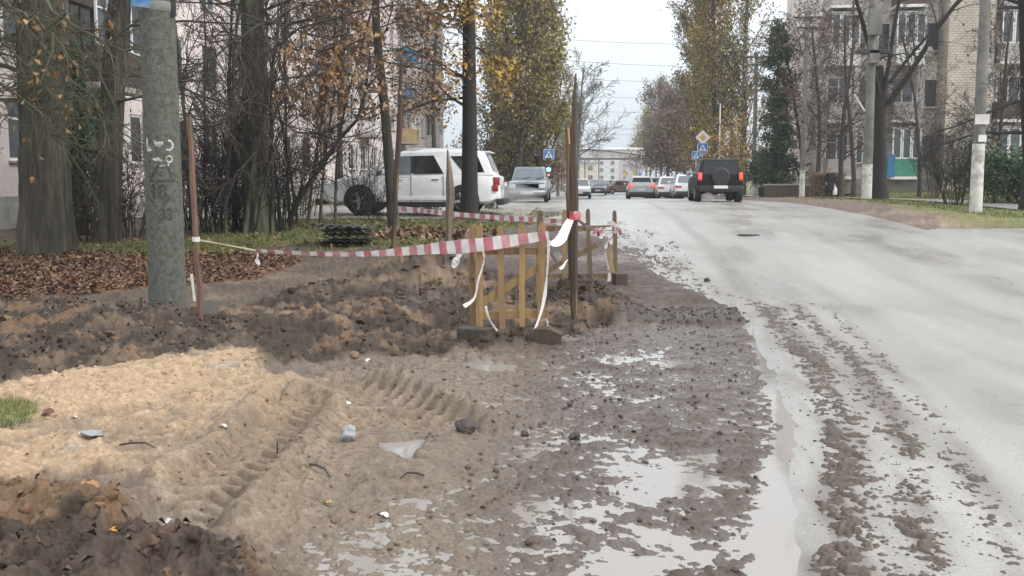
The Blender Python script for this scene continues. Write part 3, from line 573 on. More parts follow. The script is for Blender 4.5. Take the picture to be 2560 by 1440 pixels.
L_or = leafm('leaf_orange', (.30, .16, .06), (.21, .125, .06)); L_ye = leafm('leaf_yellow', (.40, .24, .03), (.27, .18, .05)); L_ol = leafm('leaf_olive', (.24, .21, .035), (.32, .26, .045)); L_br = leafm('leaf_brown', (.16, .095, .055), (.115, .075, .05)); L_gr = leafm('leaf_evergreen', (.032, .07, .026), (.055, .10, .034)); L_gy = leafm('leaf_green_yellow', (.20, .20, .04), (.14, .16, .04))
def tree(name, label, cat, loc, P, seed, bark, twig, leaf=None, nl=0, ls=.1, lj=.15, llev=2, lean=(0, 0, 1), L=10, r=.2, group=None, split=2, post=None, leaf2=None, filt=None, fiss=0):
    rng = np.random.default_rng(seed); out = []; d = np.array(lean, float); d /= np.linalg.norm(d); grow(rng, np.zeros(3), d, L, r, 0, P, out)
    if post: out += post(rng)
    o = E(name, label, cat, loc, 0, group); a = [q for q in out if q[2] < split]; b = [q for q in out if q[2] >= split]
    if fiss:
        pt, rd, _l = a.pop(0); zz = np.linspace(0, 1, 90)**1.3; Pc = np.stack([np.interp(zz, np.linspace(0, 1, len(pt)), pt[:, i]) for i in range(3)], 1); rc = np.interp(zz, np.linspace(0, 1, len(pt)), rd); kt = 56; th = np.arange(kt)*2*math.pi/kt; TH, ZZ = np.meshgrid(th, Pc[:, 2]); n_ = 1-2*np.abs(fbm(np.cos(TH)*4.5*r/.4+np.sin(TH*3+ZZ)*.25, np.sin(TH)*4.5*r/.4+ZZ*.55, 3, seed)); n2_ = fbm(np.cos(TH)*1.2, np.sin(TH)*1.2+ZZ*.3, 2, seed+1)
        RRr = rc[:, None]*(1+.10*n2_)+fiss*(n_-.5); RRr = RRr*(1+.12*np.exp(-ZZ/.5)*np.sin(TH*5+seed)); Vt = np.stack([Pc[:, :1]+RRr*np.cos(TH), Pc[:, 1:2]+RRr*np.sin(TH), ZZ], -1).reshape(-1, 3); ii = np.arange(89)[:, None]*kt+np.arange(kt)[None]; jj = np.arange(89)[:, None]*kt+(np.arange(kt)[None]+1) % kt
        link('trunk', mesh('trunk', Vt, np.stack([ii, jj, jj+kt, ii+kt], -1).reshape(-1, 4), bark, True), o)
    if a: v, f = tubes(a, (10, 6, 4, 3, 3)); link('limbs' if fiss else 'trunk', mesh('trunk', v, f, bark, True), o)
    if b: v, f = tubes(b, (8, 4, 3, 3, 3)); tag(link('crown', mesh('crown', v, f, twig, True), o), kind='stuff')
    if leaf and nl:
        q = twig_pts(rng, out, llev, nl, lj)
        if filt is not None: q = q[filt(q)]
        h = len(q) if leaf2 is None else len(q)//2
        v, f = leaves(rng, q[:h], ls); tag(link('foliage', mesh('foliage', v, f, leaf), o), kind='stuff')
        if leaf2: v, f = leaves(rng, q[h:], ls); tag(link('foliage', mesh('foliage', v, f, leaf2), o), kind='stuff')
    return o
def g0(px, py): p = gp(px, py); return Vector((p.x, p.y, p.z-.06))
# parameter sets: seg, wander, tropism, taper, children n, start t0, angle, radius ratio, length ratio
def PP(seg, wan, trop, tap, n, t0, ang, rr, ln, rmin=.004, flare=0, sh=.5): return dict(seg=seg, wan=wan, trop=trop, tap=tap, n=n, t0=t0, ang=ang, rr=rr, len=ln, rmin=rmin, flare=flare, sh=sh)
P_big = PP([12, 6, 4, 2], [.025, .12, .16, .2], [.01, -.035, -.05, -.02], [.55, .3, .3, .4], [0, 24, 12, 5], [.22, .2, .15, 0], [0, 72, 50, 45], [0, .13, .5, .55], [0, .34, .42, .4], .005, .16)
P_mid = PP([10, 6, 4, 2], [.04, .13, .16, .2], [.02, .03, .01, 0], [.4, .3, .35, .4], [0, 20, 9, 4], [.22, .2, .15, 0], [0, 58, 45, 45], [0, .30, .5, .6], [0, .36, .42, .4], .005, .3)
P_stem = PP([9, 4, 2], [.05, .11, .16], [.02, .03, .02], [.35, .35, .5], [0, 20, 8], [.25, .2, 0], [0, 38, 40], [0, .5, .6], [0, .27, .42], .0045, .15)
P_pop = PP([12, 5, 2], [.015, .06, .10], [.02, .075, .05], [.15, .3, .4], [0, 80, 9], [.07, .15, 0], [0, 34, 30], [0, .30, .5], [0, .24, .36], .012, .2, .62)
P_shrub = PP([5, 4, 2], [.08, .12, .15], [.03, .02, 0], [.4, .4, .5], [0, 7, 5], [.15, .1, 0], [0, 40, 40], [0, .6, .65], [0, .5, .45], .005)
# -- left side: two thick mossy trunks
tree('poplar_tree', 'thickest mossy trunk with flared base at the left edge', 'tree', g0(112, 632), P_big, 11, M_barkg, M_twigg, L_br, 260, .12, .05, 2, L=13, r=.46, lean=(.02, 0, 1), fiss=.05)
tree('poplar_tree', 'leaning mossy trunk standing behind the concrete pole on its left', 'tree', g0(262, 606), P_big, 23, M_barkg, M_twigg, L_br, 200, .12, .05, 2, L=13, r=.25, lean=(.09, .03, 1), fiss=.035)
tree('poplar_tree', 'dark upright trunk rising from the dense thicket', 'tree', g0(645, 580), P_big, 31, M_bark, M_twig, None, L=14, r=.29, lean=(.015, 0, 1), fiss=.035)
tree('poplar_tree', 'dark slim trunk beside the leftmost window at the edge', 'tree', g0(-60, 612), P_mid, 33, M_bark, M_twigg, L_br, 200, .12, .05, 2, L=11, r=.2)
# overhanging green-brown boughs that droop in from the top left
def bough(label, a, pts, seed, r0=.045, n=16, mat=M_twigg, leaf=None, nl=0):
    rng = np.random.default_rng(seed); o = E('drooping_bough', label, 'branch', a, 0, 'drooping boughs at top left'); A = Vector(a); W_ = [np.array(Vector(q)-A) for q in pts]
    t = np.linspace(0, 1, 13); path = np.stack([np.interp(t, np.linspace(0, 1, len(W_)), [w_[i] for w_ in W_]) for i in range(3)], 1); path[1:-1] = (path[:-2]+path[1:-1]*2+path[2:])/4; path += rng.normal(0, .03, path.shape)*np.sin(t*3.1)[:, None]
    out = [(path, np.linspace(r0, .008, 13), 0)]; Pq = PP([5, 4, 2], [.13, .16, .2], [-.02, 0, 0], [.4, .4, .5], [0, 6, 4], [.2, .15, 0], [0, 42, 45], [0, .6, .65], [0, .45, .45], .0045)
    for j in range(n):
        k = int(rng.uniform(.12, 1)*11); d = path[k+1]-path[k]; d /= np.linalg.norm(d); d = d+rng.normal(0, .55, 3); d /= np.linalg.norm(d); grow(rng, path[k], d, rng.uniform(.5, 1.3), .013, 0, Pq, out)
    v, f = tubes(out, (6, 3, 3, 3)); link('twigs', mesh('twigs', v, f, mat, True), o)
    if leaf: v, f = leaves(rng, twig_pts(rng, out, 0, nl, .03), .12, 1.5); tag(link('withered_leaves', mesh('withered_leaves', v, f, leaf), o), kind='stuff')
B_ = [([(-150, -130, 19), (60, 60, 16.5), (230, 250, 15), (350, 400, 14.5)], 'longest drooping bough ending beside the painted pole'), ([(20, -160, 18), (140, 40, 16), (270, 110, 15), (420, 190, 14.6)], 'bough crossing behind the pole near the blue plate'),
      ([(-200, 60, 17), (-20, 190, 16), (120, 300, 15.5), (180, 420, 15)], 'mossy bough drooping over the thick trunk'), ([(-60, -100, 17), (30, 20, 15.5), (110, 60, 15), (200, 180, 14.8)], 'short leafy bough at the top left corner'),
      ([(200, -150, 19), (260, 30, 18), (330, 120, 17), (480, 250, 16.5), (700, 300, 16.5)], 'thin bough reaching right past the pole into the thicket'), ([(-200, 200, 16.5), (-60, 230, 16), (60, 260, 16), (150, 340, 15.6)], 'bough with withered leaves at the left edge'),
      ([(300, -160, 18), (560, 20, 17), (760, 80, 16.5), (960, 150, 16)], 'high thin bough crossing in front of the thicket')]
B_ += [([(650, 60, 19), (560, 120, 18.4), (480, 170, 18), (400, 230, 18)], 'brown bough arching left from the dark trunk near the top'), ([(650, 230, 19.5), (560, 300, 19), (500, 330, 18.6), (470, 310, 18.4)], 'bough arching left from the dark trunk above the rusty stake'), ([(655, 260, 19.5), (740, 330, 19), (800, 340, 18.6), (860, 300, 18.4)], 'bough arching right from the dark trunk at mid height'), ([(640, 380, 20), (580, 450, 19.5), (520, 480, 19.2), (490, 460, 19)], 'low bough curving up beside the rusty stake'), ([(660, 90, 20), (760, 130, 19.4), (860, 120, 19), (950, 150, 18.7)], 'bough reaching right towards the rusty leaves'), ([(660, 330, 20), (720, 420, 19.4), (780, 430, 19.2), (830, 380, 19)], 'low bough reaching right over the leaning sapling'),
       ([(-120, -60, 18), (0, 90, 16.8), (90, 190, 16.2), (150, 260, 16)], 'dense mossy bough in front of the thick trunk'), ([(-160, 40, 18.5), (-20, 120, 17.2), (80, 150, 16.8), (170, 130, 16.5)], 'mossy bough reaching level across the thick trunk'), ([(110, -80, 18), (170, 60, 17), (240, 160, 16.6), (300, 300, 16.2)], 'bough between the two mossy trunks'), ([(420, -120, 20), (520, 30, 19), (600, 120, 18.6), (640, 240, 18.2)], 'bough dropping from above into the thicket'), ([(800, -120, 21), (720, 20, 20), (700, 160, 19.6), (740, 280, 19.2)], 'thin bough hanging beside the dark trunk right'), ([(900, -100, 22), (860, 60, 21), (800, 180, 20.5), (720, 230, 20)], 'bough with rusty leaves over the thicket edge')]
for i, (c, lb) in enumerate(B_): bough(lb, at(*c[0]), [at(*q) for q in c], 100+i, .032 if i < 4 else .022, 22 if i < 4 else 14, M_twigg if i in (0, 1, 2, 3, 5, 13, 14, 15) else M_twig, L_or if i in (3, 5, 11, 18) else None, 60 if i < 6 else 260)
# -- thicket of thin stems around the dark trunk
rng_ = np.random.default_rng(5); stems = []
k_ = 0
SAPL = ['bare sapling nearest the concrete pole in the thicket', 'second bare sapling right of the concrete pole', 'third bare sapling right of the concrete pole', 'fourth bare sapling right of the concrete pole', 'bare sapling two left of the dark trunk', 'bare sapling touching the dark trunk on its left', 'bare sapling touching the dark trunk on its right', 'second sapling right of the dark trunk', 'third sapling right of the dark trunk', 'sapling at the foot of the leaning dark sapling', 'sapling just right of the leaning sapling foot', 'sapling left of the white car bonnet', 'rightmost sapling, before the white car bonnet']
for px_ in [485, 515, 540, 565, 590, 612, 680, 702, 725, 745, 770, 800, 838]:
    py_ = 575+rng_.uniform(-14, 14) if px_ < 720 else 560+rng_.uniform(-8, 8)
    P_s = dict(P_stem)
    stems.append(tree('bare_sapling', SAPL[k_], 'tree', g0(px_, py_), P_s, 200+k_, M_bark, M_twig, L_or if px_ > 690 else None, 160 if px_ > 690 else 0, .09, .12, 1, L=rng_.uniform(5.5, 9), r=rng_.uniform(.03, .065), lean=(rng_.uniform(-.12, .2), rng_.uniform(-.1, .1), 1), group='saplings of the thicket', split=1)); k_ += 1
# dense low shrubs that fill the thicket
def shrub(name, label, loc, n, h, sp, seed, mat, leaf=None, nl=0, ls=.07, P=P_shrub, r=.014, cat='shrub', lj=.06, group=None, leaf2=None):
    rng = np.random.default_rng(seed); out = []
    for i in range(n):
        a = rng.uniform(0, 6.28); q = rng.uniform(0, 1)**.6; d = np.array([math.cos(a)*q*sp, math.sin(a)*q*sp, 1.]); d /= np.linalg.norm(d)
        grow(rng, np.array([math.cos(a)*q*sp*.35*h, math.sin(a)*q*sp*.35*h, 0]), d, h*rng.uniform(.55, 1.05), r*rng.uniform(.6, 1.2), 0, P, out)
    o = E(name, label, cat, loc, 0, group); v, f = tubes(out, (4, 3, 3)); link('branches', mesh('branches', v, f, mat, True), o)
    if leaf and nl:
        q = twig_pts(rng, out, 0, nl, lj); h_ = nl//2 if leaf2 else nl; v, f = leaves(rng, q[:h_], ls); tag(link('foliage', mesh('foliage', v, f, leaf), o), kind='stuff')
        if leaf2: v, f = leaves(rng, q[h_:], ls); tag(link('foliage', mesh('foliage', v, f, leaf2), o), kind='stuff')
    return o
for i, (px_, py_, n_, h_, lb) in enumerate([(545, 578, 34, 2.6, 'dense dark bare shrub right of the tall rusty stake'), (620, 580, 34, 2.4, 'dense dark bare shrub in front of the dark trunk'), (700, 572, 26, 2.2, 'dense bare shrub at the right end of the thicket'), (480, 570, 26, 2.6, 'dense bare shrub just behind the concrete pole'), (215, 606, 20, 2.0, 'brown twiggy shrub between the two mossy trunks'), (330, 590, 22, 1.9, 'brown twiggy shrub behind the pole foot'), (590, 545, 40, 4.2, 'tall bare shrub behind the dark trunk'), (752, 540, 6, 3.4, 'tall thin bare shrub left of the white car')]):
    shrub('bare_shrub', lb, g0(px_, py_), n_, h_, .55 if h_ < 3 else .35, 300+i, M_barkd if i in (0, 1, 2) else M_twig, L_br if i > 3 else None, 220, .07, group='bare shrubs of the thicket')
# leaning branch stem in front of the white car
rngq = np.random.default_rng(77); a_ = at(722, 556, 24); pts_ = np.array([np.array(at(*q)-a_) for q in ((722, 556, 24), (745, 500, 24), (800, 420, 24), (850, 345, 24), (893, 300, 24), (915, 225, 24.2), (925, 120, 24.4))])
o = E('leaning_sapling', 'dark sapling leaning right in front of the white car bonnet', 'tree', a_); out = [(pts_, np.linspace(.075, .02, 7), 0)]
for j in range(16): k = rngq.integers(2, 6); d = rngq.normal(0, .6, 3)+[0.2, 0, .6]; grow(rngq, pts_[k], d/np.linalg.norm(d), rngq.uniform(.6, 1.6), .016, 1, P_stem, out)
v, f = tubes(out, (7, 4, 3)); link('trunk', mesh('trunk', v, f, M_barkd, True), o); v, f = leaves(rngq, twig_pts(rngq, out, 1, 420, .08), .10); tag(link('foliage', mesh('foliage', v, f, L_or), o), kind='stuff')
# trees by the drive
P_drv = PP([10, 6, 4, 2], [.03, .14, .17, .2], [.01, -.01, -.02, 0], [.5, .3, .35, .4], [0, 22, 9, 4], [.30, .2, .15, 0], [0, 75, 45, 45], [0, .22, .5, .6], [0, .30, .45, .4], .005, .2)
tree('maple_tree', 'slim tree with rusty orange leaves beside the tall rusty post', 'tree', g0(985, 566), P_drv, 41, M_bark, M_twig, L_or, 4800, .115, .2, 2, L=9.5, r=.135, lean=(-.035, 0, 1), leaf2=L_br)
tree('maple_tree', 'dark straight trunk with yellow leaf clusters in front of the white car', 'tree', g0(1172, 546), dict(P_drv, wan=[.008, .14, .17, .2]), 47, M_barkd, M_twig, L_ye, 9000, .15, .30, 1, L=9.5, r=.23, lean=(.03, 0, 1), filt=lambda q: (np.hypot(q[:, 0]-.2, q[:, 1]) < 1.15) & ((np.abs(q[:, 2]-3.4) < .9) | (q[:, 2] > 5.0)))
tree('maple_tree', 'second rust-leaved tree behind the leaning sapling', 'tree', g0(850, 512), P_drv, 53, M_bark, M_twig, L_or, 3400, .13, .2, 2, L=10, r=.12, lean=(.03, 0, 1), leaf2=L_br)
tree('maple_tree', 'bare tree with few brown leaves over the pale yard', 'tree', g0(1090, 503), P_drv, 59, M_bark, M_twig, L_or, 2200, .14, .22, 2, L=10, r=.12, leaf2=L_br)
shrub('bare_shrub', 'dark twiggy bush hiding the front wheel of the white car', g0(936, 549), 14, 1.2, .42, 351, M_barkd, r=.008, P=dict(P_shrub, n=[0, 5, 3]))
shrub('bare_shrub', 'thin upright bush rising before the white car bonnet', g0(905, 540), 14, 2.3, .25, 352, M_barkd, L_gy, 40, .07, r=.014)
shrub('bare_shrub', 'low weedy bush under the white car sill', g0(1060, 535), 14, .5, .9, 353, M_twig, L_gr, 160, .06, r=.006)
shrub('bare_shrub', 'low weed behind the dark trunk near the car bumper', g0(1225, 522), 14, .5, .9, 354, M_twig, L_gr, 200, .06, r=.006)
shrub('leafy_shrub', 'yellow green shrub beyond the white car roof', g0(1130, 497), 26, 3.2, .5, 361, M_twig, L_gy, 2200, .13, lj=.2)
# hedge of autumn shrubs beyond the drive
for i, (px_, py_, h_, lf, lf2, lb) in enumerate([(1235, 493, 4.6, L_br, L_gy, 'tall brownish shrub left of the row beyond the drive'), (1285, 493, 4.8, L_or, L_br, 'rust-coloured shrub in the middle of the row beyond the drive'), (1335, 492, 4.4, L_br, L_or, 'rust-brown shrub nearest the green traffic light'), (1205, 494, 3.2, L_gy, L_or, 'greenish yellow shrub at the left of the row beyond the drive')]):
    shrub('autumn_shrub', lb, g0(px_, py_), 18, h_, .62, 370+i, M_twig, lf, 5200, .22, lj=.28, r=.025, group='autumn shrubs beyond the drive', leaf2=lf2)
# -- poplars, left row
def poplar(label, px_, Y, h, seed, lf, lf2, nl=15000, group='poplars', w=1, bark=M_bark):
    x = at(px_, 440, Y).x; P_ = dict(P_pop); P_['len'] = [0, .24*w, .36]
    return tree('lombardy_poplar', label, 'tree', (x, Y, bz(x, Y)-.1), P_, seed, bark, M_twig, lf, int(nl*1.5), .24, .28, 1, L=h, r=.34, group=group, split=1, leaf2=lf2)
poplar('olive poplar nearest the sky gap on the left side', 1352, 84, 24, 401, L_ol, L_ol, 19000, w=1.0)
poplar('olive poplar left of the one beside the sky gap', 1296, 78, 24, 402, L_ol, L_br, 15000, w=1.0)
poplar('brownish poplar behind the yellow leaf clusters', 1240, 92, 24, 403, L_br, L_ol, 11000, w=.8)
# -- poplars, right row
poplar('yellow olive poplar leftmost of the right-hand row', 1742, 108, 26, 411, L_ol, L_br, 12000, 'poplars', .95)
poplar('tallest golden poplar behind the diamond sign', 1790, 98, 27, 412, L_ol, L_ye, 15000, 'poplars', 1.05)
poplar('thin-leaved poplar rightmost of the right-hand row', 1855, 94, 25, 413, L_br, L_ol, 5500, 'poplars', 1.0, M_twiggrey)
shrub('autumn_shrub', 'golden yellow shrub behind the black car', (at(1830, 440, 88).x, 88, bz(12, 88)), 16, 6.0, .5, 420, M_twig, L_ye, 2600, .22, lj=.4, r=.03)
shrub('autumn_shrub', 'ochre shrub behind the stacked road signs', (at(1770, 440, 100).x, 100, bz(12, 100)), 16, 5.5, .5, 421, M_twig, L_ye, 2200, .22, lj=.4, r=.03, leaf2=L_br)
# far trees on the right of the vista
P_far = PP([8, 4, 2], [.04, .12, .16], [.02, .05, .02], [.35, .35, .5], [0, 26, 16], [.18, .15, 0], [0, 50, 42], [0, .4, .5], [0, .42, .38], .018, .2)
for i, (px_, Y, h, lf, nl, lb) in enumerate([(1622, 215, 15, L_ol, 6500, 'olive brown tree right behind the gantry end'), (1652, 180, 16, L_br, 7500, 'brown leafy tree right of the gantry post'), (1690, 150, 14, L_br, 8500, 'dense brown tree above the queue of white cars'), (1665, 130, 9, L_br, 7500, 'low dark brown tree behind the white cars'), (1715, 135, 11, L_br, 7500, 'dark brown tree just left of the diamond sign'), (1640, 240, 21, L_ol, 2500, 'pale airy tree far down the right side'), (1590, 330, 13, L_br, 2500, 'faint reddish tree under the far gantry')]):
    x = at(px_, 440, Y).x; tree('roadside_tree', lb, 'tree', (x, Y, bz(x, Y)-.1), P_far, 430+i, M_bark, M_twig, lf, nl, .32, .45, 1, L=h, r=.2, group='trees along the far right side', split=1)
x = at(1442, 440, 125).x; tree('roadside_tree', 'grey bare spreading tree left of the sky gap', 'tree', (x, 125, bz(x, 125)), PP([9, 7, 4, 2], [.03, .10, .15, .18], [.02, .02, .01, 0], [.3, .3, .35, .5], [0, 40, 15, 6], [.18, .2, .15, 0], [0, 55, 40, 40], [0, .38, .5, .6], [0, .50, .42, .4], .022, .2), 451, M_twiggrey, M_twiggrey, L=14, r=.24)
x = at(1405, 440, 140).x; tree('roadside_tree', 'greyish tree behind the traffic light', 'tree', (x, 140, bz(x, 140)), P_far, 452, M_twiggrey, M_twiggrey, L_ol, 2000, .3, .4, 1, L=11, r=.2)
# -- right side: conifer, bare trees, shrubs
def conifer(label, px_, Y, h, w, seed, n=11000, ls=.22):
    rng = np.random.default_rng(seed); x = at(px_, 440, Y).x; o = E('conifer', label, 'tree', (x, Y, bz(x, Y)-.05)); out = [(np.array([[0, 0, 0], [0, 0, h*.5], [.05, 0, h]]), np.array([.2, .12, .02]), 0)]
    q = []
    for i in range(150):
        t = rng.uniform(.06, 1); rr_ = w*(1-t)**.6*rng.uniform(.6, 1.1)*(.75+.25*math.sin(9*t+seed)); a = rng.uniform(0, 6.28); s = np.linspace(0, 1, 5)[:, None]; dz = rng.uniform(-.25, .3)
        p = np.array([0, 0, t*h])+s*np.array([math.cos(a)*rr_, math.sin(a)*rr_, dz*rr_])+np.array([0, 0, .22])*s**2*rr_; out.append((p, np.linspace(.03, .006, 5), 1)); m = max(4, int(n/150*(.3+rr_/w*1.2))); k = rng.uniform(.25, 1.05, m)[:, None]; q.append(p[0]+(p[-1]-p[0])*k+rng.normal(0, .16, (m, 3)))
    v, f = tubes(out, (7, 3)); link('trunk', mesh('trunk', v, f, M_barkd, True), o); v, f = leaves(rng, np.concatenate(q), ls, .3, .4); tag(link('foliage', mesh('foliage', v, f, L_gr), o), kind='stuff'); return o
conifer('dark green conifer between the poplars and the apartment block', 1936, 66, 10.8, 2.3, 1, 13000, .25)
conifer('narrow green thuja glimpsed behind the leaning trunk', 196, 22.5, 4.1, .5, 2, 4000, .13)
conifer('small dark conifer behind the pole shadowed by trunks', 262, 23.5, 3.2, .5, 3, 2500, .13)
P_bare = PP([9, 6, 4, 2], [.04, .12, .16, .2], [.02, .03, .015, 0], [.35, .3, .35, .45], [0, 24, 13, 6], [.18, .15, .1, 0], [0, 55, 45, 45], [0, .34, .5, .6], [0, .42, .42, .4], .007, .25)
for i, (px_, Y, h, r_, lf, nl, lb) in enumerate([(2045, 62, 10.5, .15, L_br, 1800, 'reddish bare tree left of the transformer pole'), (2100, 58, 10.5, .15, L_br, 1000, 'dense purplish bare tree beside the dark fork'), (2135, 55, 9, .13, L_br, 900, 'small bare tree touching the transformer pole'), (2010, 66, 10, .13, L_or, 2600, 'tree with brown leaves behind the lamp pole'), (2300, 50, 8.5, .10, L_br, 300, 'thin bare tree between the forked tree and the brick shaft'), (2490, 40, 7, .09, L_br, 200, 'thin bare tree behind the glossy green bush')]):
    x = at(px_, 440, Y).x; tree('bare_tree', lb, 'tree', (x, Y, bz(x, Y)-.1), P_bare, 460+i, M_twigr, M_twigr, lf, nl, .14, .2, 2, L=h, r=r_, group='bare trees before the right block')
# large dark forked tree
def forks(rng):
    out = []
    for a, dx, L_ in ((1, .42, 9), (2, -.30, 9.5), (3, .08, 10), (4, .6, 7)): 
        d = np.array([dx, rng.uniform(-.25, .1), 1.]); grow(rng, np.array([dx*.4, 0, 3.6+.3*a]), d/np.linalg.norm(d), L_, .135-.015*a, 1, P_fork, out)
    return out
P_fork = PP([6, 8, 5, 3], [.02, .07, .15, .2], [0, .01, -.03, 0], [.75, .3, .3, .45], [0, 0, 9, 6], [.3, .15, .15, 0], [0, 40, 58, 45], [0, .4, .45, .6], [0, .5, .34, .45], .008, .45)
x = at(2200, 440, 44).x; tree('forked_tree', 'large black forked tree in front of the right block', 'tree', (x, 44, bz(x, 44)-.1), P_fork, 471, M_barkd, M_barkd, L=5.5, r=.29, post=forks, lean=(-.03, 0, 1))
x = at(2580, 440, 30).x
P_edge = PP([8, 8, 5, 3], [.05, .10, .15, .2], [.01, -.02, -.03, 0], [.5, .3, .3, .45], [0, 16, 9, 4], [.25, .15, .15, 0], [0, 75, 50, 45], [0, .34, .5, .6], [0, .50, .36, .4], .006, .3)
tree('forked_tree', 'dark branching tree at the right edge', 'tree', (x, 30, bz(x, 30)-.1), P_edge, 483, M_barkd, M_barkd, L=8.5, r=.26, lean=(-.07, 0, 1))
shrub('bare_shrub', 'dense dark bare bush left of the whitewashed pole', g0(2392, 511), 30, 2.5, .42, 491, M_barkd, r=.014)
shrub('evergreen_shrub', 'glossy green bush right of the whitewashed pole', g0(2500, 508), 20, 2.1, .62, 492, M_twig, L_gr, 5200, .11, lj=.14, r=.014)
shrub('evergreen_shrub', 'darker green bush at the right edge', g0(2580, 508), 18, 1.7, .7, 493, M_twig, L_gr, 3200, .11, lj=.14, r=.014)
shrub('bare_shrub', 'thin bare bush before the brick shaft', g0(2340, 494), 26, 4.4, .45, 494, M_twigr, r=.02)
shrub('bare_shrub', 'purplish bush behind the footpath lamp pole', g0(1990, 486), 26, 2.2, .6, 495, M_twigr, L_br, 500, .12, r=.016)
# ------------------------------------------------------------------ poles, signs, barriers, tape
M_pole = pm('lichen_concrete', (.112, .117, .10), .9, .32, 30, .8, 60, col2=(.072, .078, .057), f2=.45)
M_polef = pm('pole_concrete', (.19, .187, .17), .9, .25, 4, .4, 40, col2=(.14, .138, .122), f2=.45)
M_lime = pm('whitewash', (.62, .60, .56), .9, .2, 5, .4, 40, col2=(.36, .34, .31), f2=.4)
M_steel = pm('galvanised_steel', (.34, .35, .36), .5, .2, 8, .1, metal=.5); M_black = pm('black_fittings', (.03, .03, .03), .6, .2, 8, .1)
M_bluep = pm('blue_enamel', (.035, .16, .36), .5, .25, 12, .15, col2=(.14, .20, .25), f2=.45)
M_flake = pm('flaking_white_paint', (.52, .53, .50), .85, .25, 25, .3, col2=(.25, .27, .23), f2=.45); M_stencil = pm('black_stencil_paint', (.036, .040, .035), .85, .3, 30, .2, col2=(.075, .08, .065), f2=.4)
PB = gpf(420, 772); PB.z = min(PB.z, bz(PB.x, PB.y))-.12
UP = E('utility_pole', 'thick lichen-covered concrete pole with stencilled number in the left foreground', 'utility pole', PB)
PR0, PR1, PHT = .238, .200, 6.4
def prad(z): return PR0+(PR1-PR0)*z/PHT
b = MB(); b.lathe([(prad(z), z) for z in np.linspace(0, PHT, 40)], 40); me = b.mesh('shaft', M_pole, True, 40); link('shaft', me, UP)
b = MB(); b.lathe([(.05, PHT-.02), (.06, PHT+1.5)], 8); 
def toward(z):  # angle on the shaft that faces the camera
    return math.atan2(-PB.y, -PB.x)
A0 = toward(0)
def wrap(v2, off):
    """(u,z) drawn on the flat -> point on the shaft; u>0 to the viewer's right"""
    u, z = v2; r = prad(z)+off; a = A0+u/prad(z); return Vector((r*math.cos(a), r*math.sin(a), z))
def zpx(py): return (at(415, py, PB.y).z-PB.z)
def decal(name, polys, mat, off=.004, par=None):
    b = MB()
    for poly in polys:
        n = len(poly); c = (sum(p[0] for p in poly)/n, sum(p[1] for p in poly)/n); v = [wrap(c, off)]+[wrap(p, off) for p in poly]; b.add(v, [(0, i+1, (i+1) % n+1) for i in range(n)])
    return link(name, b.mesh(name, mat, fix=False), par or UP)
def text_decal(txt, u, z, size, mat, off=.0045):
    c = bpy.data.curves.new('t', 'FONT'); c.body = txt; c.size = size; c.offset = size*.035; o = bpy.data.objects.new('t', c); COL.objects.link(o); bpy.context.view_layer.update()
    me = bpy.data.meshes.new_from_object(o.evaluated_get(bpy.context.evaluated_depsgraph_get())); COL.objects.unlink(o); bpy.data.objects.remove(o)
    for v in me.vertices: v.co = wrap((u+v.co.x*.9, z+v.co.y), off)
    me.materials.clear(); me.materials.append(mat); return link('stencilled_number', me, UP)
k_ = 1/(FPX/PB.y); upx = lambda px_: (px_-417)*k_*1.06
def ring(c, r0, r1, a0, a1, n=14):
    P_ = []
    for i in range(n): 
        t0, t1 = a0+(a1-a0)*i/n, a0+(a1-a0)*(i+1)/n; P_.append([(c[0]+r0*math.cos(t0), c[1]+r0*math.sin(t0)), (c[0]+r1*math.cos(t0), c[1]+r1*math.sin(t0)), (c[0]+r1*math.cos(t1), c[1]+r1*math.sin(t1)), (c[0]+r0*math.cos(t1), c[1]+r0*math.sin(t1))])
    return P_
def seg(a, b, w):
    d = Vector((b[0]-a[0], b[1]-a[1])).normalized()*w/2; n = Vector((-d.y, d.x)); L_ = [(a[0]+(b[0]-a[0])*i/10, a[1]+(b[1]-a[1])*i/10) for i in range(11)]; return [[(p[0]-n.x, p[1]-n.y), (p[0]+n.x, p[1]+n.y), (q[0]+n.x, q[1]+n.y), (q[0]-n.x, q[1]-n.y)] for p, q in zip(L_[:-1], L_[1:])]
def U(px_, py_): return (upx(px_), zpx(py_))
decal('white_paint_patch', [[U(376, 346), U(381, 346), U(383, 372), U(394, 378), U(378, 380)], [U(394, 350), U(408, 356), U(420, 354), U(419, 362), U(411, 370), U(403, 366)]]+ring(U(431, 364), .045, .072, -2.1, 1.6), M_flake)
decal('white_paint_patch', [[U(391, 398), U(408, 394), U(418, 404), U(402, 403)], [U(402, 412), U(432, 409), U(430, 416), U(410, 418)]]+ring(U(432, 398), .03, .048, 0, 6.28), M_flake)
decal('warning_triangle', seg(U(410, 408), U(386, 450), .03)+seg(U(423, 408), U(441, 450), .03)+seg(U(381, 452), U(445, 452), .03)+seg(U(414, 428), U(410, 438), .016)+seg(U(410, 438), U(416, 440), .016), M_stencil)
text_decal('18', *U(383, 495), .245, M_stencil); decal('stencilled_slash', seg(U(413, 511), U(432, 491), .03), M_stencil); text_decal('33', *U(404, 548), .20, M_stencil)
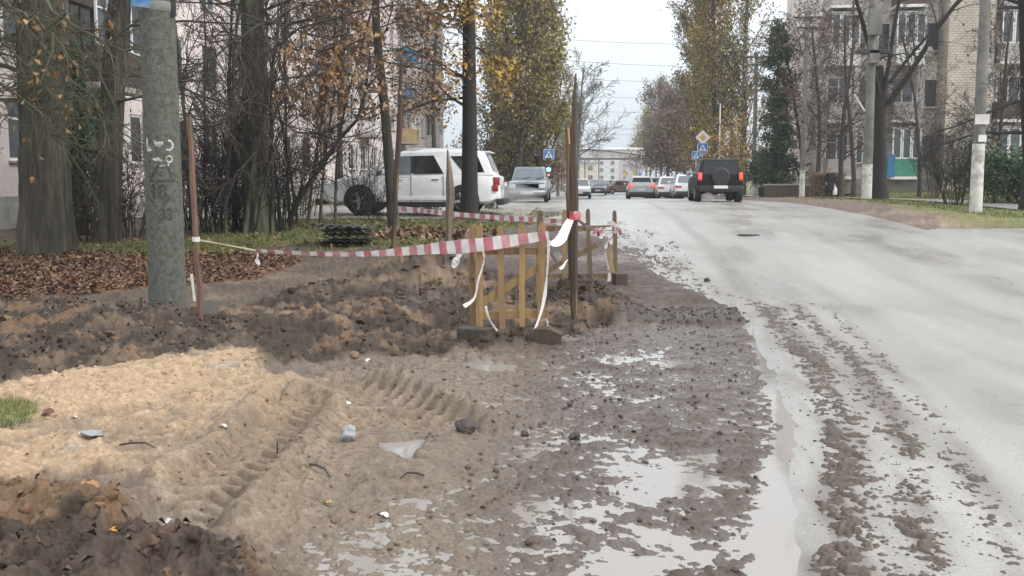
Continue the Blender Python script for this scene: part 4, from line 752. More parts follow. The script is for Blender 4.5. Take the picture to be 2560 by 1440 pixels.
# blue plate and steel band near the top of the frame
zt = zpx(20); b = MB(); b.lathe([(prad(zt)+.004, zt-.06), (prad(zt)+.010, zt-.05), (prad(zt)+.010, zt+.05), (prad(zt)+.004, zt+.06)], 40); b.build('steel_band', M_polef, UP, True)
a = A0-.55; b = MB(); b.box((0, 0, 0), (.30, .02, .10)); b.build('blue_plate', M_bluep, UP, loc=wrap((upx(390), zpx(16)), .04), rot=(0, math.radians(4), A0+math.pi/2))
b = MB(); b.box((0, 0, 0), (.06, .05, .34)); b.build('cable_bracket', M_black, UP, loc=wrap((upx(455), zpx(8)), .02))
# ---- stakes
M_wstake = pm('split_dark_wood', (.062, .040, .029), .8, .45, 18, .6, 30, st=(1, 1, .08), col2=(.16, .095, .05), f2=.3); M_rust = pm('rusty_stake', (.155, .088, .06), .85, .4, 12, .4, 40, st=(1, 1, .15), col2=(.11, .075, .058), f2=.5); M_rawwood = pm('raw_wood', (.44, .30, .15), .75, .25, 14, .3, 30, st=(1, 1, .12), col2=(.30, .20, .115), f2=.4)
def stake(name, label, pts, rad, mat, k=7, tip=None, cat='stake', shape=1.0, Y=None):
    B = gpf(*pts[0]); Y = Y or B.y; B.z -= .12; P = [B]+[at(px_, py_, Y) for px_, py_ in pts[1:]]; o = E(name, label, cat, B)
    m = [Vector((0, 0, 0))]+[q-B for q in P[1:]]; rng = np.random.default_rng(int(pts[0][0])); q = MB(); n = 12; tt = np.linspace(0, 1, n); idx = np.linspace(0, 1, len(m))
    path = [Vector([np.interp(t_, idx, [v_[i] for v_ in m]) for i in range(3)])+Vector(rng.normal(0, .006, 3)) for t_ in tt]; rr = [np.interp(t_, np.linspace(0, 1, len(rad)), rad)*rng.uniform(.92, 1.08) for t_ in tt]
    q.tube(path, rr, k); q.build('shaft', mat, o, True, 35); return o, B
oA, BA = stake('rusty_stake', 'rusty brown stake with tape knot beside the thick pole', [(503, 816), (497, 700), (488, 560), (473, 292)], [.031, .034, .034, .030], M_rust)
q = MB(); q.tube([at(490, 588, BA.y)-BA+Vector((0, 0, -.02)), at(490, 604, BA.y)-BA], .045, 8); q.build('tape_knot', colm('dirty_white_plastic', (.62, .60, .57), .4), oA)
q = MB(); q.bar(at(482, 684, BA.y)-BA+Vector((0, -.04, 0)), at(490, 752, BA.y)-BA+Vector((0, -.04, 0)), .03, .004, (0, 1, 0)); q.build('tape_end', MATS['dirty_white_plastic'], oA)
oB, BB = stake('rusty_stake', 'tall rusty post leaning beside the slim tree', [(984, 622), (988, 500), (998, 330), (1004, 146)], [.045, .05, .06, .022], M_wstake)
oC, BC = stake('wooden_stake', 'flat pointed weathered plank stake behind the fence', [(1122, 676), (1124, 560), (1126, 470), (1118, 374)], [.052, .06, .078, .012], pm('weathered_plank', (.155, .115, .085), .85, .35, 14, .4, 30, st=(1, 1, .1)), 4)
oD, BD = stake('split_post', 'tall dark split wooden post rising above the fence', [(1438, 808), (1434, 650), (1434, 480), (1432, 330), (1440, 186)], [.042, .050, .050, .042, .010], M_wstake)
q = MB(); q.tube([at(1428, 700, BD.y)-BD, at(1424, 500, BD.y)-BD, at(1424, 400, BD.y)-BD, at(1419, 325, BD.y)-BD, at(1417, 303, BD.y)-BD], [.03, .042, .040, .030, .008], 7); q.build('shorter_split_half', M_wstake, oD, True, 35)
q = MB(); q.tube([at(1424, 360, BD.y)-BD+Vector((0, -.05, 0)), at(1421, 320, BD.y)-BD+Vector((0, -.04, 0))], [.012, .014], 5); q.build('raw_splinter', M_rawwood, oD)
q = MB(); q.tube([at(1436, 528, BD.y)-BD, at(1436, 550, BD.y)-BD], .072, 8); q.build('tape_wrap', pm('red_tape', (.42, .045, .05), .4, .3, 20, 0, col2=(.55, .45, .44), f2=.3), oD)
# ---- wooden barrier panels
M_slat = [pm('fresh_slat_%d' % i, c, .75, .22, 10, .3, 30, st=(1, 1, .12), col2=tuple(k*.62 for k in c), f2=.35) for i, c in enumerate([(.31, .195, .09), (.26, .165, .08), (.34, .215, .095)])]
M_slatd = [pm('dark_slat_%d' % i, c, .8, .25, 10, .3, 30, st=(1, 1, .12), col2=tuple(k*.6 for k in c), f2=.4) for i, c in enumerate([(.20, .135, .075), (.235, .16, .08), (.165, .112, .07)])]
M_foot = pm('wet_timber_foot', (.050, .036, .027), .6, .35, 9, .4, 30)
def slat(par, a, b_, w, t, mat, tip=True, seed=0):
    """upright board in world points; slightly pointed top"""
    a = Vector(a); b_ = Vector(b_); d = (b_-a).normalized(); x = Vector((1, 0, 0)); x = (x-d*x.dot(d)).normalized(); y = d.cross(x); L_ = (b_-a).length; rg = random.Random(seed); q = MB(); v = []; f = []
    st = [(0, 1), (.33, rg.uniform(.93, 1.07)), (.66, rg.uniform(.93, 1.07)), (.965 if tip else 1, .97)]+([(1, .45)] if tip else []); n = len(st)
    for s, ww in st:
        j = x*rg.uniform(-.006, .006)
        for i, k in ((-1, -1), (1, -1), (1, 1), (-1, 1)): v.append(a+d*L_*s+x*i*w/2*ww+y*k*t/2+j)
    for i in range(n-1):
        for k in range(4): f.append((i*4+k, i*4+(k+1) % 4, i*4+4+(k+1) % 4, i*4+4+k))
    f += [(0, 3, 2, 1), tuple((n-1)*4+k for k in range(4))]; q.add(v, f); return q.build('slat', mat, par)
def rail(par, a, b_, h, t, mat, name='rail'): q = MB(); q.bar(a, b_, t, h, (0, 0, 1)); return q.build(name, mat, par)
NY = 11.15
def nP(px_, py_, dy=0): return at(px_, py_, NY+dy)-NB
NB = at(1290, 850, NY); NB.z = bz(NB.x, NY)
FN = E('wooden_barrier', 'near slatted wooden barrier wrapped in tape', 'barrier', NB)
for i, (x0, yb, x1, yt_, w_) in enumerate([(1200, 826, 1198, 566, .072), (1256, 826, 1250, 564, .066), (1307, 816, 1304, 560, .058), (1352, 852, 1356, 556, .082), (1183, 822, 1181, 562, .06)]):
    slat(FN, nP(x0, yb, .0 if i < 4 else .22), nP(x1, yt_, .0 if i < 4 else .22), w_, .028, M_slat[i % 3], i != 0 and i != 4, i)
rail(FN, nP(1192, 628, .045), nP(1376, 628, .045), .075, .03, M_slat[1]); rail(FN, nP(1192, 789, .045), nP(1372, 784, .045), .09, .03, M_slat[2])
rail(FN, nP(1196, 762, .03), nP(1372, 652, .03), .085, .022, M_slat[0], 'brace')
q = MB(); q.bar(nP(1182, 690, .1), nP(1182, 690, .4), .05, .05); q.build('spacer', M_slat[1], FN)
def footblock(par, px_, py_, w_, h_, d_, base_pt, rz=0):
    c = gpf(px_, py_); q = MB(); q.box((0, 0, h_/2-.03), (w_, d_, h_)); o = q.build('foot', M_foot, par, loc=c-base_pt, rot=(0, 0, rz), bevel=.015); return o
footblock(FN, 1188, 862, .34, .13, .2, NB, -.25)
c = gpf(1362, 858); q = MB(); q.prism([(-.17, -.04), (.17, -.04), (.18, .07), (.05, .13), (-.07, .13), (-.18, .06)], -.12, .12); q.build('foot', M_foot, FN, loc=c-NB)
FY = 16.2
def fP(px_, py_, dy=0): return at(px_, py_, FY+dy)-FB
FB = at(1450, 720, FY); FB.z = bz(FB.x, FY)
FF = E('wooden_barrier', 'far slatted wooden barrier standing on the wet road edge', 'barrier', FB)
for i, (x0, yb, x1, yt_, w_) in enumerate([(1345, 712, 1350, 526, .085), (1412, 716, 1411, 524, .085), (1474, 722, 1470, 522, .072), (1540, 722, 1536, 526, .066)]): slat(FF, fP(x0, yb), fP(x1, yt_), w_, .03, M_slatd[i % 3], True, 20+i)
rail(FF, fP(1342, 572, .05), fP(1542, 570, .05), .085, .03, M_slatd[1]); rail(FF, fP(1345, 690, .05), fP(1532, 690, .05), .075, .03, M_slatd[0]); rail(FF, fP(1345, 690, .07), fP(1492, 612, .07), .085, .025, M_slatd[1], 'brace')
q = MB(); q.bar(at(1514, 590, FY-.1)-FB, at(1540, 728, FY-.5)-FB, .075, .03, (0, 1, 0)); q.build('prop', M_slatd[1], FF)
q = MB(); q.box((0, 0, .085), (.19, .2, .2)); q.build('foot', M_foot, FF, loc=Vector((at(1549, 745, FY-.6).x, FY-.6, bz(.4, FY-.6)-.02))-FB, rot=(0, 0, .3), bevel=.012)
# side panel between them, seen edge-on
SB = at(1210, 800, 12.4); SB.z = bz(SB.x, 13)
SD = E('wooden_barrier', 'side barrier seen edge-on behind the near slats', 'barrier', SB)
for i, (px_, Y_, yt_) in enumerate([(1178, 12.6, 570), (1345, 13.2, 574), (1352, 14.2, 560)]):
    a_ = at(px_, 700, Y_); a_.z = bz(a_.x, Y_); slat(SD, a_-SB, at(px_, yt_, Y_)-SB, .06, .03, M_slatd[i % 3], True, 40+i)
rail(SD, at(1345, 640, 13.2)-SB, at(1352, 632, 14.2)-SB, .07, .03, M_slatd[0])
# ---- red and white tape
M_tr = pm('tape_red', (.52, .17, .19), .45, .2, 6, .1, 20, col2=(.50, .27, .28), f2=.4); M_tw = pm('tape_white', (.74, .71, .70), .45, .08, 6, .1, 20, col2=(.62, .58, .56), f2=.3)
def tape(label, pts, wid, group='strips of warning tape', stripe=.16, phase=0, twist=None, mats=None, name='barrier_tape', n=90, sag=0):
    """pts: world points; wid: widths along; twist: angles (0 = upright band facing the camera)"""
    P = [Vector(p) for p in pts]; o0 = P[0].copy(); acc = [0]
    for a_, b_ in zip(P[:-1], P[1:]): acc.append(acc[-1]+(b_-a_).length)
    Lt = acc[-1]; n = max(6, min(260, int(Lt/(stripe/2)))) if stripe else n; tw = twist or [0]; rg = random.Random(len(label)); v = []; f = []; mi = []
    S = [Lt*i/n for i in range(n+1)]
    def cr_(s):
        for k in range(len(P)-1):
            if s <= acc[k+1]+1e-9: break
        t_ = (s-acc[k])/(acc[k+1]-acc[k]+1e-9); p0, p1, p2, p3 = P[max(k-1, 0)], P[k], P[k+1], P[min(k+2, len(P)-1)]
        return .5*((2*p1)+(p2-p0)*t_+(2*p0-5*p1+4*p2-p3)*t_*t_+(3*p1-p0-3*p2+p3)*t_**3)
    for i, s in enumerate(S):
        p = cr_(s); d = (cr_(min(s+.02, Lt))-cr_(max(s-.02, 0))).normalized(); side = d.cross(Vector((0, 1, 0))); side = side.normalized() if side.length > .05 else Vector((1, 0, 0)); 
        if side.z < 0: side = -side
        yv = d.cross(side).normalized(); th = np.interp(i/n, np.linspace(0, 1, len(tw)), tw)+rg.uniform(-.12, .12); u = side*math.cos(th)+yv*math.sin(th); w_ = np.interp(i/n, np.linspace(0, 1, len(wid)), wid); bow = yv*math.cos(th)*w_*.10*math.sin(i*1.3)
        for k in (-.5, 0, .5): v.append(p-o0+u*w_*k+(bow if k == 0 else Vector((0, 0, 0))))
    for i in range(n):
        for k in range(2): f.append((i*3+k, i*3+k+1, i*3+k+4, i*3+k+3)); mi.append((int((S[i]+phase)/stripe) % 2) if stripe else 0)
    me = mesh('band', v, f, mats or [M_tr, M_tw], True, mi); o = E(name, label, 'tape', o0, 0, group); link('band', me, o); return o
def tp(*L_): return [at(*q) for q in L_]
tape('thin twisted tape running from the rusty stake by the pole', tp((492, 599, 11.95), (560, 611, 11.9), (640, 626, 11.85)), [.022, .015, .02], stripe=0, mats=[pm('twisted_tape', (.55, .50, .36), .5, .2, 10, .1)], n=20)
tape('long sagging red and white tape leading to the near barrier', tp((640, 626, 11.85), (780, 634, 11.75), (930, 634, 11.6), (1080, 622, 11.35), (1200, 612, 11.08), (1290, 600, 11.05), (1372, 588, 11.0)), [.045, .055, .055, .07, .11, .15, .14, .09], stripe=.095, twist=[.5, .4, .3, .1, 0, 0, .2])
tape('far straight red and white tape behind the plank stake', tp((984, 520, 20.0), (1040, 525, 19.6), (1120, 534, 18.6), (1230, 543, 17.7), (1345, 550, 16.6), (1412, 554, 16.1)), [.10, .09, .09, .085, .08, .07], stripe=.14, twist=[.2, 0, .1, 0, .2])
tape('tape band hanging from the tall split post', tp((1437, 530, 12.4), (1420, 560, 12.0), (1400, 600, 11.5), (1376, 612, 11.1)), [.06, .10, .13, .05], stripe=.05, twist=[.6, .3, .4, .8], mats=[pm('pale_pink_tape', (.66, .52, .53), .45, .15, 10, .1), M_tw])
tape('tape from the split post to the knot on the far barrier', tp((1440, 545, 12.6), (1462, 562, 14), (1490, 572, 15.4), (1530, 570, 16.1)), [.03, .05, .06, .05], stripe=.09, twist=[.5, .2, .6])
_w = [M_tw]; DL = [('tape end dangling left of the near barrier slats', [(1204, 612, 11.0), (1210, 650, 11.0), (1196, 700, 10.98), (1186, 745, 11.0), (1160, 766, 10.95)], [.03, .02, .025, .02, .05]), ('limp tape trailing from the brace to the mud', [(1214, 765, 11.0), (1225, 800, 10.95), (1250, 835, 10.9), (1276, 862, 10.85)], [.03, .03, .02, .03]), ('limp tape running down the right post of the near barrier', [(1372, 600, 11.0), (1368, 680, 11.0), (1358, 760, 10.95), (1335, 830, 10.9), (1318, 864, 10.85)], [.035, .03, .04, .02, .06]), ('tape loop lying at the right foot of the near barrier', [(1352, 802, 11.0), (1368, 800, 10.95), (1366, 826, 10.9), (1350, 852, 10.85), (1300, 866, 10.8)], [.03, .03, .03, .03, .05]), ('crossed limp tape between the two barriers', [(1368, 618, 11.0), (1390, 655, 11.8), (1400, 672, 13), (1418, 650, 14.5), (1430, 630, 15.5)], [.05, .03, .06, .03, .03]), ('tape tail hanging under the knot on the far barrier', [(1520, 582, 16.0), (1514, 630, 15.95), (1524, 680, 15.9), (1516, 745, 15.7)], [.09, .04, .05, .03]), ('short tape tail fluttering left of the near barrier', [(1150, 632, 11.2), (1142, 650, 11.2), (1132, 668, 11.2)], [.06, .09, .05]), ('small tape scrap hanging on the long tape', [(645, 634, 11.8), (643, 648, 11.8), (648, 664, 11.8)], [.02, .06, .03])]
for lb, pt, wd in DL: tape(lb, tp(*pt), wd, stripe=0, mats=_w, n=18, twist=[.2, .9, -.3, .6])
KN = E('tape_knot', 'ragged bundle of knotted tape on the far barrier', 'tape', at(1528, 575, 15.95)); rk = random.Random(4)
for i in range(9):
    q = MB(); a_ = Vector((rk.uniform(-.22, .12), rk.uniform(-.1, .05), rk.uniform(-.12, .12))); b_ = a_+Vector((rk.uniform(-.2, .2), rk.uniform(-.1, .1), rk.uniform(-.15, .15))); q.bar(a_, (a_+b_)/2+Vector((0, -.05, .05)), .05, .006, (0, 1, 0)); q.bar((a_+b_)/2+Vector((0, -.05, .05)), b_, .05, .006, (0, 1, 0)); q.build('tape_loop', M_tr if i % 4 == 0 else M_tw, KN)
# ---- street poles on the right
def street_pole(label, px_, Y, h, r0, r1, kind, lime=1.6):
    x = at(px_, 440, Y).x; z0 = bz(x, Y)-.1; o = E('utility_pole', label, 'utility pole', (x, Y, z0), 0, 'concrete poles along the right verge')
    q = MB(); q.lathe([(r0+(r1-r0)*t_, h*t_) for t_ in np.linspace(0, 1, 8)], 14); q.build('shaft', M_polef, o, True)
    if lime: q = MB(); q.lathe([(r0+.006, .02), (r0+(r1-r0)*lime/h+.006, lime), (r0+(r1-r0)*lime/h-.02, lime+.02)], 14); q.build('whitewash_band', M_lime, o, True)
    if 'arm' in kind:
        for j, zz in enumerate((h-.35, h-.9)): 
            q = MB(); q.box((0, -r1-.04, zz), (1.5 if j == 0 else 1.1, .08, .08)); ar = q.build('crossarm', M_black, o)
            for s in (-.65, -.25, .25, .65): q = MB(); q.lathe([(.02, 0), (.05, .03), (.04, .07), (.05, .11), (.02, .16)], 8, c=(s*(1 if j == 0 else .75), -r1-.04, zz+.04)); q.build('insulator', M_white, ar, True)
    if 'lamp' in kind:
        q = MB(); q.tube([(0, 0, h-.2), (0, 0, h+.6), (-.5, -.1, h+1.1), (-1.2, -.2, h+1.2)], .035, 6); q.build('lamp_arm', M_steel, o); q = MB(); q.box((-1.45, -.24, h+1.2), (.6, .24, .12), taper=.7); q.build('lamp_head', M_steel, o)
    if 'box' in kind:
        for zz, hh, ww in ((h*.74, 1.0, .5), (h*.62, .16, 1.3), (h*.60, .5, .4)): q = MB(); q.box((0, -r0-.12, zz), (ww, .3, hh)); q.build('switch_box', M_black if ww > 1 else M_polef, o, bevel=.02)
    if 'flag' in kind: q = MB(); q.bar((-r0, -.05, 3.6), (-r0-.45, -.1, 4.25), .1, .04); q.build('bracket', M_white, o)
    if 'notice' in kind: q = MB(); q.box((0, -r0-.01, 2.55), (r0*2+.05, .02, .26)); q.build('paper_notice', M_white, o); q = MB(); q.box((.03, -r0-.012, 2.05), (r0*1.3, .015, .18)); q.build('paper_notice', M_frame, o)
    return o, Vector((x, Y, z0+h))
SP = [street_pole('whitewashed pole with a white notice nearest on the right', 2443, 29, 9.5, .16, .125, ['notice', 'arm'], 1.9), street_pole('pole with black switch boxes before the forked tree', 2168, 43, 9.5, .2, .15, ['box', 'flag', 'arm'], 1.5), street_pole('lamp pole between the conifer and the bare trees', 2006, 59, 10.2, .15, .11, ['arm', 'lamp'], 1.6), street_pole('pole just left of the dark conifer', 1884, 76, 10.3, .17, .12, ['arm', 'lamp'], 1.6), street_pole('pole among the golden leaves behind the black car', 1827, 96, 9.6, .16, .12, ['arm'], 1.4), street_pole('farthest grey pole right of the road signs', 1789, 112, 9.2, .16, .12, ['arm'], 1.4)]
x = at(1797, 440, 92).x; o = E('lamp_post', 'thin white metal post beside the farthest grey pole', 'post', (x, 92, bz(x, 92))); q = MB(); q.lathe([(.09, 0), (.07, 4), (.06, 8.2)], 10); q.build('shaft', M_frame, o, True); q = MB(); q.box((.1, 0, 8.1), (.5, .2, .35)); q.build('lamp_head', M_black, o)
# left-hand pole row (mostly hidden) and overhead wires
LPs = []
for i, (px_, Y) in enumerate([(1395, 100), (1412, 132)]):
    x = at(px_, 440, Y).x; o = E('utility_pole', ['grey pole behind the traffic light', 'faint far pole left of the gantry'][i], 'utility pole', (x, Y, bz(x, Y))); q = MB(); q.lathe([(.16, 0), (.12, 9.5)], 10); q.build('shaft', M_polef, o, True); LPs.append(Vector((x, Y, bz(x, Y)+9.3)))
M_wire = pm('overhead_cable', (.05, .05, .055), .7, .1, 3, 0)
def wire(label, a, b_, sag, r=.014, group='overhead wires'):
    a = Vector(a); b_ = Vector(b_); o = E('overhead_wire', label, 'wire', a, 0, group); q = MB(); r = r*.6; q.tube([(b_-a)*t_+Vector((0, 0, -4*sag*t_*(1-t_))) for t_ in np.linspace(0, 1, 17)], r, 4); q.build('cable', M_wire, o)
for i in range(5):
    for j, dz in enumerate((-.3, -.85)): wire('%s wire strung between right-hand poles %s' % (('upper', 'lower')[j], ['one and two from the right', 'two and three from the right', 'three and four from the right', 'four and five from the right', 'five and six from the right'][i]), SP[i][1]+Vector((-.5, -.1, dz)), SP[i+1][1]+Vector((-.5, -.1, dz)), .35, .013)
CW = [(60, 9.9, 9.2, 'highest wire crossing the sky gap'), (66, 9.6, 8.6, 'second wire down crossing the sky gap'), (78, 9.6, 9.0, 'third wire down crossing the sky gap'), (90, 9.3, 8.8, 'fourth wire down crossing the sky gap'), (104, 9.2, 8.4, 'fifth wire down crossing the sky gap'), (118, 7.2, 7.0, 'wire crossing low before the far gantry'), (128, 8.6, 8.1, 'wire crossing just above the low one'), (140, 8.8, 8.6, 'faint wire deep in the vista')]
for Y, z1, z2, lb in CW: wire(lb, (-9.5, Y, z1+bz(0, Y)), (11.2, Y+4, z2+bz(0, Y)), .45, .016)
wire('slack wire from the switch-box pole to the block wall', SP[1][1]+Vector((0, 0, -2.6)), (at(2300, 240, 63.9)), .9, .016)
wire('slack wire from the conifer pole to the switch-box pole', (SP[3][1].x, 76, 6.0), (SP[1][1].x, 43, 5.6), .8, .014)
# ---- traffic signs and light
M_sblue = pm('sign_blue', (.05, .22, .55), .4, .1, 5, 0); M_swhite = pm('sign_white', (.80, .80, .79), .4, .04, 5, 0); M_syel = pm('sign_yellow', (.62, .42, .10), .4, .08, 5, 0); M_sback = pm('sign_black', (.02, .02, .02), .5, .1, 5, 0)
def crossing_sign(par, c, s=.72):
    q = MB(); q.box((0, 0, 0), (s, .03, s)); o = q.build('sign_plate', M_swhite, par, loc=c, bevel=.008); q = MB(); q.box((0, -.021, 0), (s*.92, .008, s*.92)); q.build('blue_field', M_sblue, o)
    q = MB(); q.prism([(-s*.40, -s*.33), (s*.40, -s*.33), (0, s*.37)], -.034, -.027); q.build('white_triangle', M_swhite, o)
    q = MB(); Y0, Y1 = -.042, -.036; k = s
    q.lathe([(.05*k, Y0), (.05*k, Y1)], 10, 'Y', (0, 0, .13*k)); q.prism([(-.05*k, .08*k), (.05*k, .07*k), (.06*k, -.08*k), (-.04*k, -.08*k)], Y0, Y1); q.prism([(-.03*k, -.08*k), (.03*k, -.08*k), (-.10*k, -.26*k), (-.15*k, -.26*k)], Y0, Y1); q.prism([(.0, -.08*k), (.06*k, -.08*k), (.15*k, -.26*k), (.10*k, -.26*k)], Y0, Y1); q.prism([(-.05*k, .06*k), (-.04*k, .02*k), (-.14*k, -.06*k), (-.16*k, -.03*k)], Y0, Y1); q.prism([(.05*k, .06*k), (.05*k, .02*k), (.14*k, -.04*k), (.15*k, -.01*k)], Y0, Y1); q.build('walking_figure', M_sback, o)
    q = MB()
    for i in range(4): q.prism([(-.27*k+i*.14*k, -.32*k), (-.20*k+i*.14*k, -.32*k), (-.20*k+i*.14*k, -.275*k), (-.27*k+i*.14*k, -.275*k)], -.042, -.036)
    q.build('crossing_bars', M_sback, o); return o
def sign_post(label, px_, Y, h, r=.04):
    x = at(px_, 440, Y).x; o = E('road_sign', label, 'sign', (x, Y, bz(x, Y))); q = MB(); q.lathe([(r, -.05), (r, h)], 8); q.build('post', M_frame, o, True); return o
def hz(o, py_, Y): return at(1280, py_, Y).z-o.location.z
Y = 77; o = sign_post('yellow diamond priority sign above a blue crossing sign', 1755, Y, 4.6); z = hz(o, 345, Y)
q = MB(); k = .52; pts = []
for a_ in range(4):
    th = math.pi/2*a_
    for e in (-.12, 0, .12): pts.append((k*math.cos(th+e)*(1.0 if e == 0 else .94), k*math.sin(th+e)*(1.0 if e == 0 else .94)))
q.prism(pts, -.06, -.04); di = q.build('diamond_plate', M_swhite, o, loc=(0, 0, z)); q = MB(); q.prism([(.26, 0), (0, .26), (-.26, 0), (0, -.26)], -.072, -.062); q.build('yellow_field', M_syel, di)
crossing_sign(o, (0, -.06, hz(o, 371, Y)), .74)
Y = 86; o = sign_post('smaller blue crossing sign on a white post left of the diamond sign', 1739, Y, hz(E('x', 'x', 'x'), 0, Y) if 0 else 3.6); crossing_sign(o, (0, -.06, hz(o, 390, Y)), .70)
Y = 72; x = at(1372, 440, Y).x; TL = E('traffic_light', 'traffic light showing green under a blue crossing sign', 'traffic light', (x, Y, bz(x, Y))); hh = hz(TL, 350, Y); q = MB(); q.lathe([(.06, 0), (.06, hh)], 10); q.build('post', M_steel, TL, True)
crossing_sign(TL, (0, -.09, hz(TL, 387, Y)), .72); zg = hz(TL, 424, Y); q = MB(); q.box((0, -.16, zg+.30), (.34, .18, .98)); bd = q.build('housing', colm('dark_green_housing', (.02, .06, .05)), TL, bevel=.02)
for i, (mt, zz) in enumerate(((pm('lamp_off_red', (.10, .02, .02), .3, .1, 5, 0), zg+.62), (pm('lamp_off_amber', (.12, .08, .02), .3, .1, 5, 0), zg+.31), (pm('lamp_green', (.1, .8, .6), .3, .05, 5, 0, emit=(.12, 1, .72), es=3.0), zg))):
    q = MB(); q.lathe([(.145, -.262), (.13, -.285), (.05, -.30)], 16, 'Y', (0, 0, zz)); q.build('lens', mt, bd, True); q = MB(); q.lathe([(.165, -.25), (.165, -.36)], 16, 'Y', (0, 0, zz)); 
q = MB(); q.box((0, -.16, zg-.36), (.24, .12, .22)); bd2 = q.build('lower_lamp_box', M_black, TL); q = MB(); q.lathe([(.07, -.225), (.05, -.24)], 12, 'Y', (0, 0, zg-.36)); q.build('lens', pm('lamp_red', (.8, .1, .08), .3, .05, 5, 0, emit=(1, .12, .10), es=1.6), bd2, True)
for px_, Y, cl, lb in ((1566, 150, M_syel, 'small yellow sign far down the road'), (1600, 165, M_sblue, 'small blue sign above the grey hatchback'), (1588, 140, M_syel, 'small ochre round-topped sign beyond the hatchback')):
    o = sign_post(lb, px_, Y, 3.0); q = MB(); q.box((0, -.05, 2.4), (.42, .03, .5)); q.build('sign_plate', cl, o, bevel=.01)
# ------------------------------------------------------------------ vehicles
M_tyre = pm('tyre_rubber', (.022, .021, .020), .85, .3, 20, .3, 60); M_rim = pm('alloy_rim', (.50, .50, .51), .35, .15, 8, 0, metal=.7); M_trim = pm('black_plastic', (.022, .022, .024), .55, .25, 10, .1); M_cglass = pm('car_glass', (.012, .014, .016), .06, .2, 3, 0, spec=.35); M_cglassl = pm('windscreen_glass', (.10, .125, .15), .06, .2, 3, 0, spec=.9)
M_chrome = pm('chrome', (.65, .65, .66), .15, .1, 5, 0, metal=.9); M_plate = pm('number_plate_white', (.70, .70, .69), .4, .06, 20, 0); M_tail = pm('tail_lamp_red', (.38, .02, .025), .2, .2, 6, 0, spec=.8); M_taillit = pm('tail_lamp_lit', (.6, .05, .04), .3, .1, 6, 0, emit=(1, .10, .06), es=.55); M_head = pm('headlamp', (.62, .63, .64), .15, .15, 8, 0, spec=.9); M_amber = pm('amber_lens', (.5, .16, .02), .3, .1, 6, 0)
def paint(name, c, dirt=.25): return pm(name, c, .28, .06, 3, 0, col2=tuple(q*(1-dirt)+.10*dirt for q in c), f2=.25, coat=.6)
WHEELS = {}
def wheel_mesh(r, w_, spokes):
    k = (round(r, 2), spokes)
    if k in WHEELS: return WHEELS[k]
    t = MB(); t.lathe([(r*.62, -w_/2), (r*.9, -w_/2), (r*.985, -w_*.36), (r, 0), (r*.985, w_*.36), (r*.9, w_/2), (r*.62, w_/2)], 28, 'Y', closed=True)
    q = MB(); q.lathe([(r*.66, w_*.30), (r*.66, w_*.46), (r*.60, w_*.48), (r*.58, w_*.25)], 28, 'Y', closed=True)
    for i in range(spokes):
        a = 2*math.pi*i/spokes; q.bar((r*.10*math.cos(a), w_*.40, r*.10*math.sin(a)), (r*.62*math.cos(a), w_*.42, r*.62*math.sin(a)), r*.20, w_*.10, (0, 1, 0), r*.13)
    q.lathe([(r*.16, w_*.30), (r*.16, w_*.46), (r*.08, w_*.48)], 12, 'Y'); d = MB(); d.lathe([(r*.63, w_*.12), (r*.63, w_*.16)], 24, 'Y')
    WHEELS[k] = (t.mesh('tyre', M_tyre, True, 50), q.mesh('rim', M_rim, True, 30), d.mesh('brake_disc', M_trim)); return WHEELS[k]
